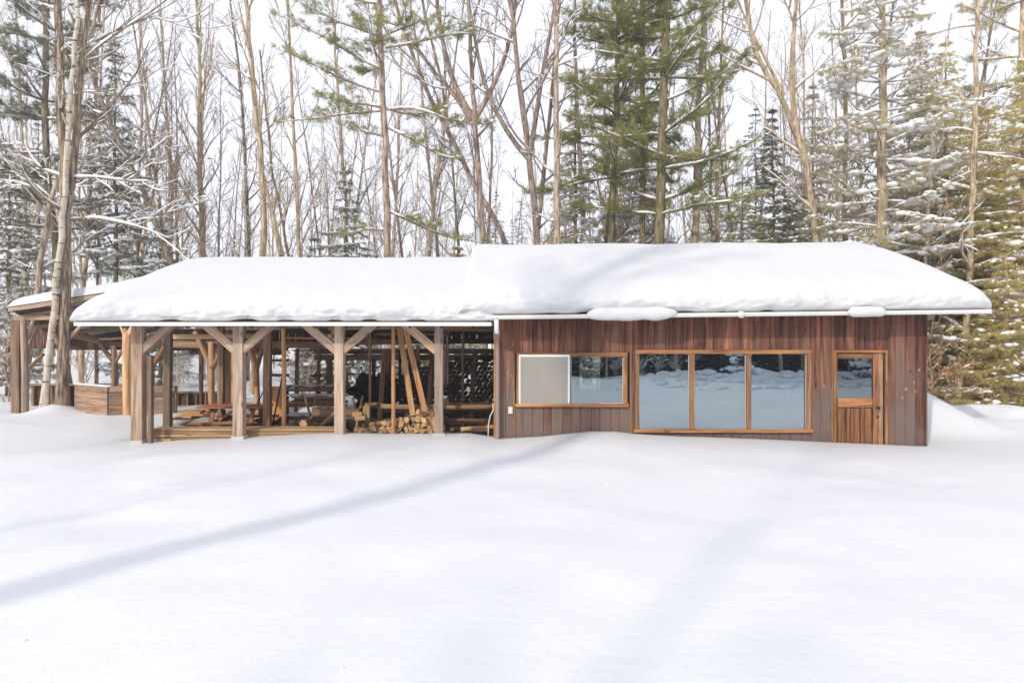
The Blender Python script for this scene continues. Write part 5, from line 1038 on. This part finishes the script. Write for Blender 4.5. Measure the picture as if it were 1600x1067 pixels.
r3 = random.Random(12); placed = []
cnt = 0
while cnt < 150:
    Y_ = 24 + 50 * r3.random() ** 1.25; px = r3.uniform(-60, 1660); x = X(px, Y_)
    if not free(x, Y_) or any((x - a) ** 2 + (Y_ - b) ** 2 < 1.1 for a, b in placed): continue
    placed.append((x, Y_)); cnt += 1; q = r3.random()
    right = px > 880
    if q < (.30 if right else .13) and not (px < 460 and Y_ < 36): src, lb, gp = (b4, b4['label'], b4['group']) if (right and r3.random() < .6) else (b3, b3['label'], b3['group'])
    else: src, lb = srcs[r3.choice((0, 0, 1, 2, 2, 3)) if not right else r3.choice((0, 1, 3, 3, 2))]; gp = src['group']
    pl = next(t for lim, t in ((60, 'at the left edge of the picture'), (240, 'between the twin trunks and the woodshed roof'), (400, 'above the left half of the woodshed roof'), (560, 'above the middle of the woodshed roof'), (740, 'above the right half of the woodshed roof'), (900, 'above the left end of the cabin roof'), (1060, 'above the left window of the cabin'), (1230, 'above the wide window of the cabin'), (1400, 'above the cabin door'), (1540, 'above the right slope of the cabin roof'), (9999, 'at the right edge of the picture')) if px < lim)
    copy_tree(src, (x, Y_, gz(x, Y_)), r3.uniform(0, 6.28), r3.uniform(.75, 1.2), lb.replace('far back in the crowded wood', 'far back ' + pl).replace('far back in the wood', 'far back ' + pl), gp)
cnt = 0
while cnt < 60:
    Y_ = 22.2 + 22 * r3.random(); px = r3.uniform(-40, 1640); x = X(px, Y_)
    if not free(x, Y_) or any((x - a) ** 2 + (Y_ - b) ** 2 < .5 for a, b in placed): continue
    placed.append((x, Y_)); cnt += 1; k = r3.choice((0, 0, 1, 2))
    pl = next(t for lim, t in ((60, 'at the left edge of the picture'), (240, 'right of the twin trunks'), (400, 'behind the left bay of the woodshed'), (560, 'behind the middle of the woodshed'), (740, 'behind the right bays of the woodshed'), (900, 'behind the left end of the cabin'), (1230, 'behind the middle of the cabin'), (1450, 'behind the right end of the cabin'), (9999, 'right of the cabin')) if px < lim)
    c = copy_tree(srcs[k][0], (x, Y_, gz(x, Y_)), r3.uniform(0, 6.28), r3.uniform(.35, .6), ('slender tan', 'slender grey', 'slender reddish')[k] + ' bare young tree ' + pl, 'slender young trees behind the buildings'); c.name = 'young_tree'
for k, px in enumerate((470, 560, 620, 700, 280, 130, 1560, 345, 600)):
    Y_ = 23 + (k * 37 % 9); copy_tree(s0, (X(px, Y_), Y_, gz(X(px, Y_), Y_)), k * 1.3, .7 + .06 * k, 'snowy bare shrub among the trees beyond the open sheds' if px < 1000 else 'snowy bare shrub at the foot of the cedars', 'snowy bare shrubs' if px < 1000 else None)

# --- behind the camera: what the window panes mirror and what casts the long shadow
tr = Tree(301); p0 = np.array([0, 10.6]) - 21.5 * np.array([math.sin(R(34)), math.cos(R(34))])
Q = tr.walk((0, 0, -.2), (0.0, 0, 1), 21, 22, .012, .02); Rr = np.linspace(.33, .15, 23); tr.T.add(Q, Rr, 12); decid_limbs(tr, Q, Rr, 22, .62, .99, 3.6, n2=8, n3=4, snow=.4)
finish(tr, 'bare_tree', 'bark', 'great bare tree behind the viewpoint whose long shadow crosses the snow', 'tree', loc=(p0[0], p0[1], gz(*p0)))
for k, (x, y, s) in enumerate(((-14, -7, .8), (-9.5, -13, 1.0), (-18, -2, .75), (-21, -12, 1.0), (-1.5, -18.5, .7))):
    copy_tree(srcs[k % 4][0], (x, y, gz(x, y)), k * 1.1, s, 'bare tree standing behind the viewpoint', 'bare trees behind the viewpoint')
dk1 = spruce((6.0, -13.5), 11, .16, 'bark_dark', 'snow-laden dark spruce behind the viewpoint, mirrored in the panes', 302, leaf='dark_needle', L1=3.0, t0=.03, snow=.3, twig=1.0, group='dark spruces mirrored in the panes', needles=(9, .17, .04, .6), pad=1.0)
for k, (x, y, s) in enumerate(((2.6, -17, .9), (9.5, -13.4, 1.05), (12.8, -12.4, .9), (16, -13, 1.1), (18.5, -11, 1.0), (21, -12, 1.0), (10.9, -9.8, .22), (23, -16, 1.1), (3.6, -13.6, .7), (1, -22, 1.1), (5, -21, 1.2), (9, -21, 1.2), (14, -20, 1.2), (20, -21, 1.2), (27, -20, 1.2), (-3, -24, 1.1), (-1, -30, 1.2), (-6, -30, 1.2), (4, -29, 1.3), (10, -28, 1.3), (17, -28, 1.3))):
    copy_tree(dk1, (x, y, gz(x, y)), k * 1.7, s, dk1['label'], dk1['group'])
for k, (x, y, s) in enumerate(((8.4, -9.2, .8), (11.6, -9.6, 1.0), (13.6, -9.0, 1.1), (14.8, -9.4, .7), (4.9, -10.5, .8), (16.9, -9.4, .9))):
    copy_tree(srcs[(0, 3)[k % 2]][0], (x, y, gz(x, y)), k * 1.3, s, 'bare tree mirrored in the panes before the dark spruces', 'bare trees mirrored in the panes')
lo = spruce((15.4, -5.0), 1.8, .07, 'bark_dark', 'small snow-loaded spruce mirrored in the door pane', 303, leaf='dark_needle', L1=1.3, t0=.02, snow=1.0, pad=3.2, needles=(7, .1, .03, .5))
copy_tree(lo, (11.2, -8.6, gz(11.2, -8.6)), 1.0, 1.0, 'snow-loaded low spruce mirrored in the middle large pane')
for k, (x, y, s) in enumerate(((6.6, -9.6, .45), (7.6, -10.0, .5), (8.6, -9.8, .4), (5.4, -10.8, .5), (4.2, -10.2, .45))):
    copy_tree(s0, (x, y, gz(x, y)), k * 1.9, s, 'bare brush behind the viewpoint, mirrored in the left large pane', 'brush mirrored in the panes')

# ---------------------------------------------------------------- volume added to pale the far trees as overexposure does
if WASHOUT_HAZE:
    hz = boxo('washout_haze', -90, 90, -60, 110, -3, 40, None)
    hm = bpy.data.materials.new('washout_haze'); hm.use_nodes = True; hn = hm.node_tree; hn.nodes.clear(); ho = hn.nodes.new('ShaderNodeOutputMaterial'); pv = hn.nodes.new('ShaderNodeVolumePrincipled')
    pv.inputs['Color'].default_value = (.93, .94, 1, 1); pv.inputs['Density'].default_value = WASHOUT_HAZE; hn.links.new(pv.outputs[0], ho.inputs['Volume'])
    hz.data.materials.clear(); hz.data.materials.append(hm); tag(hz, kind='stuff')
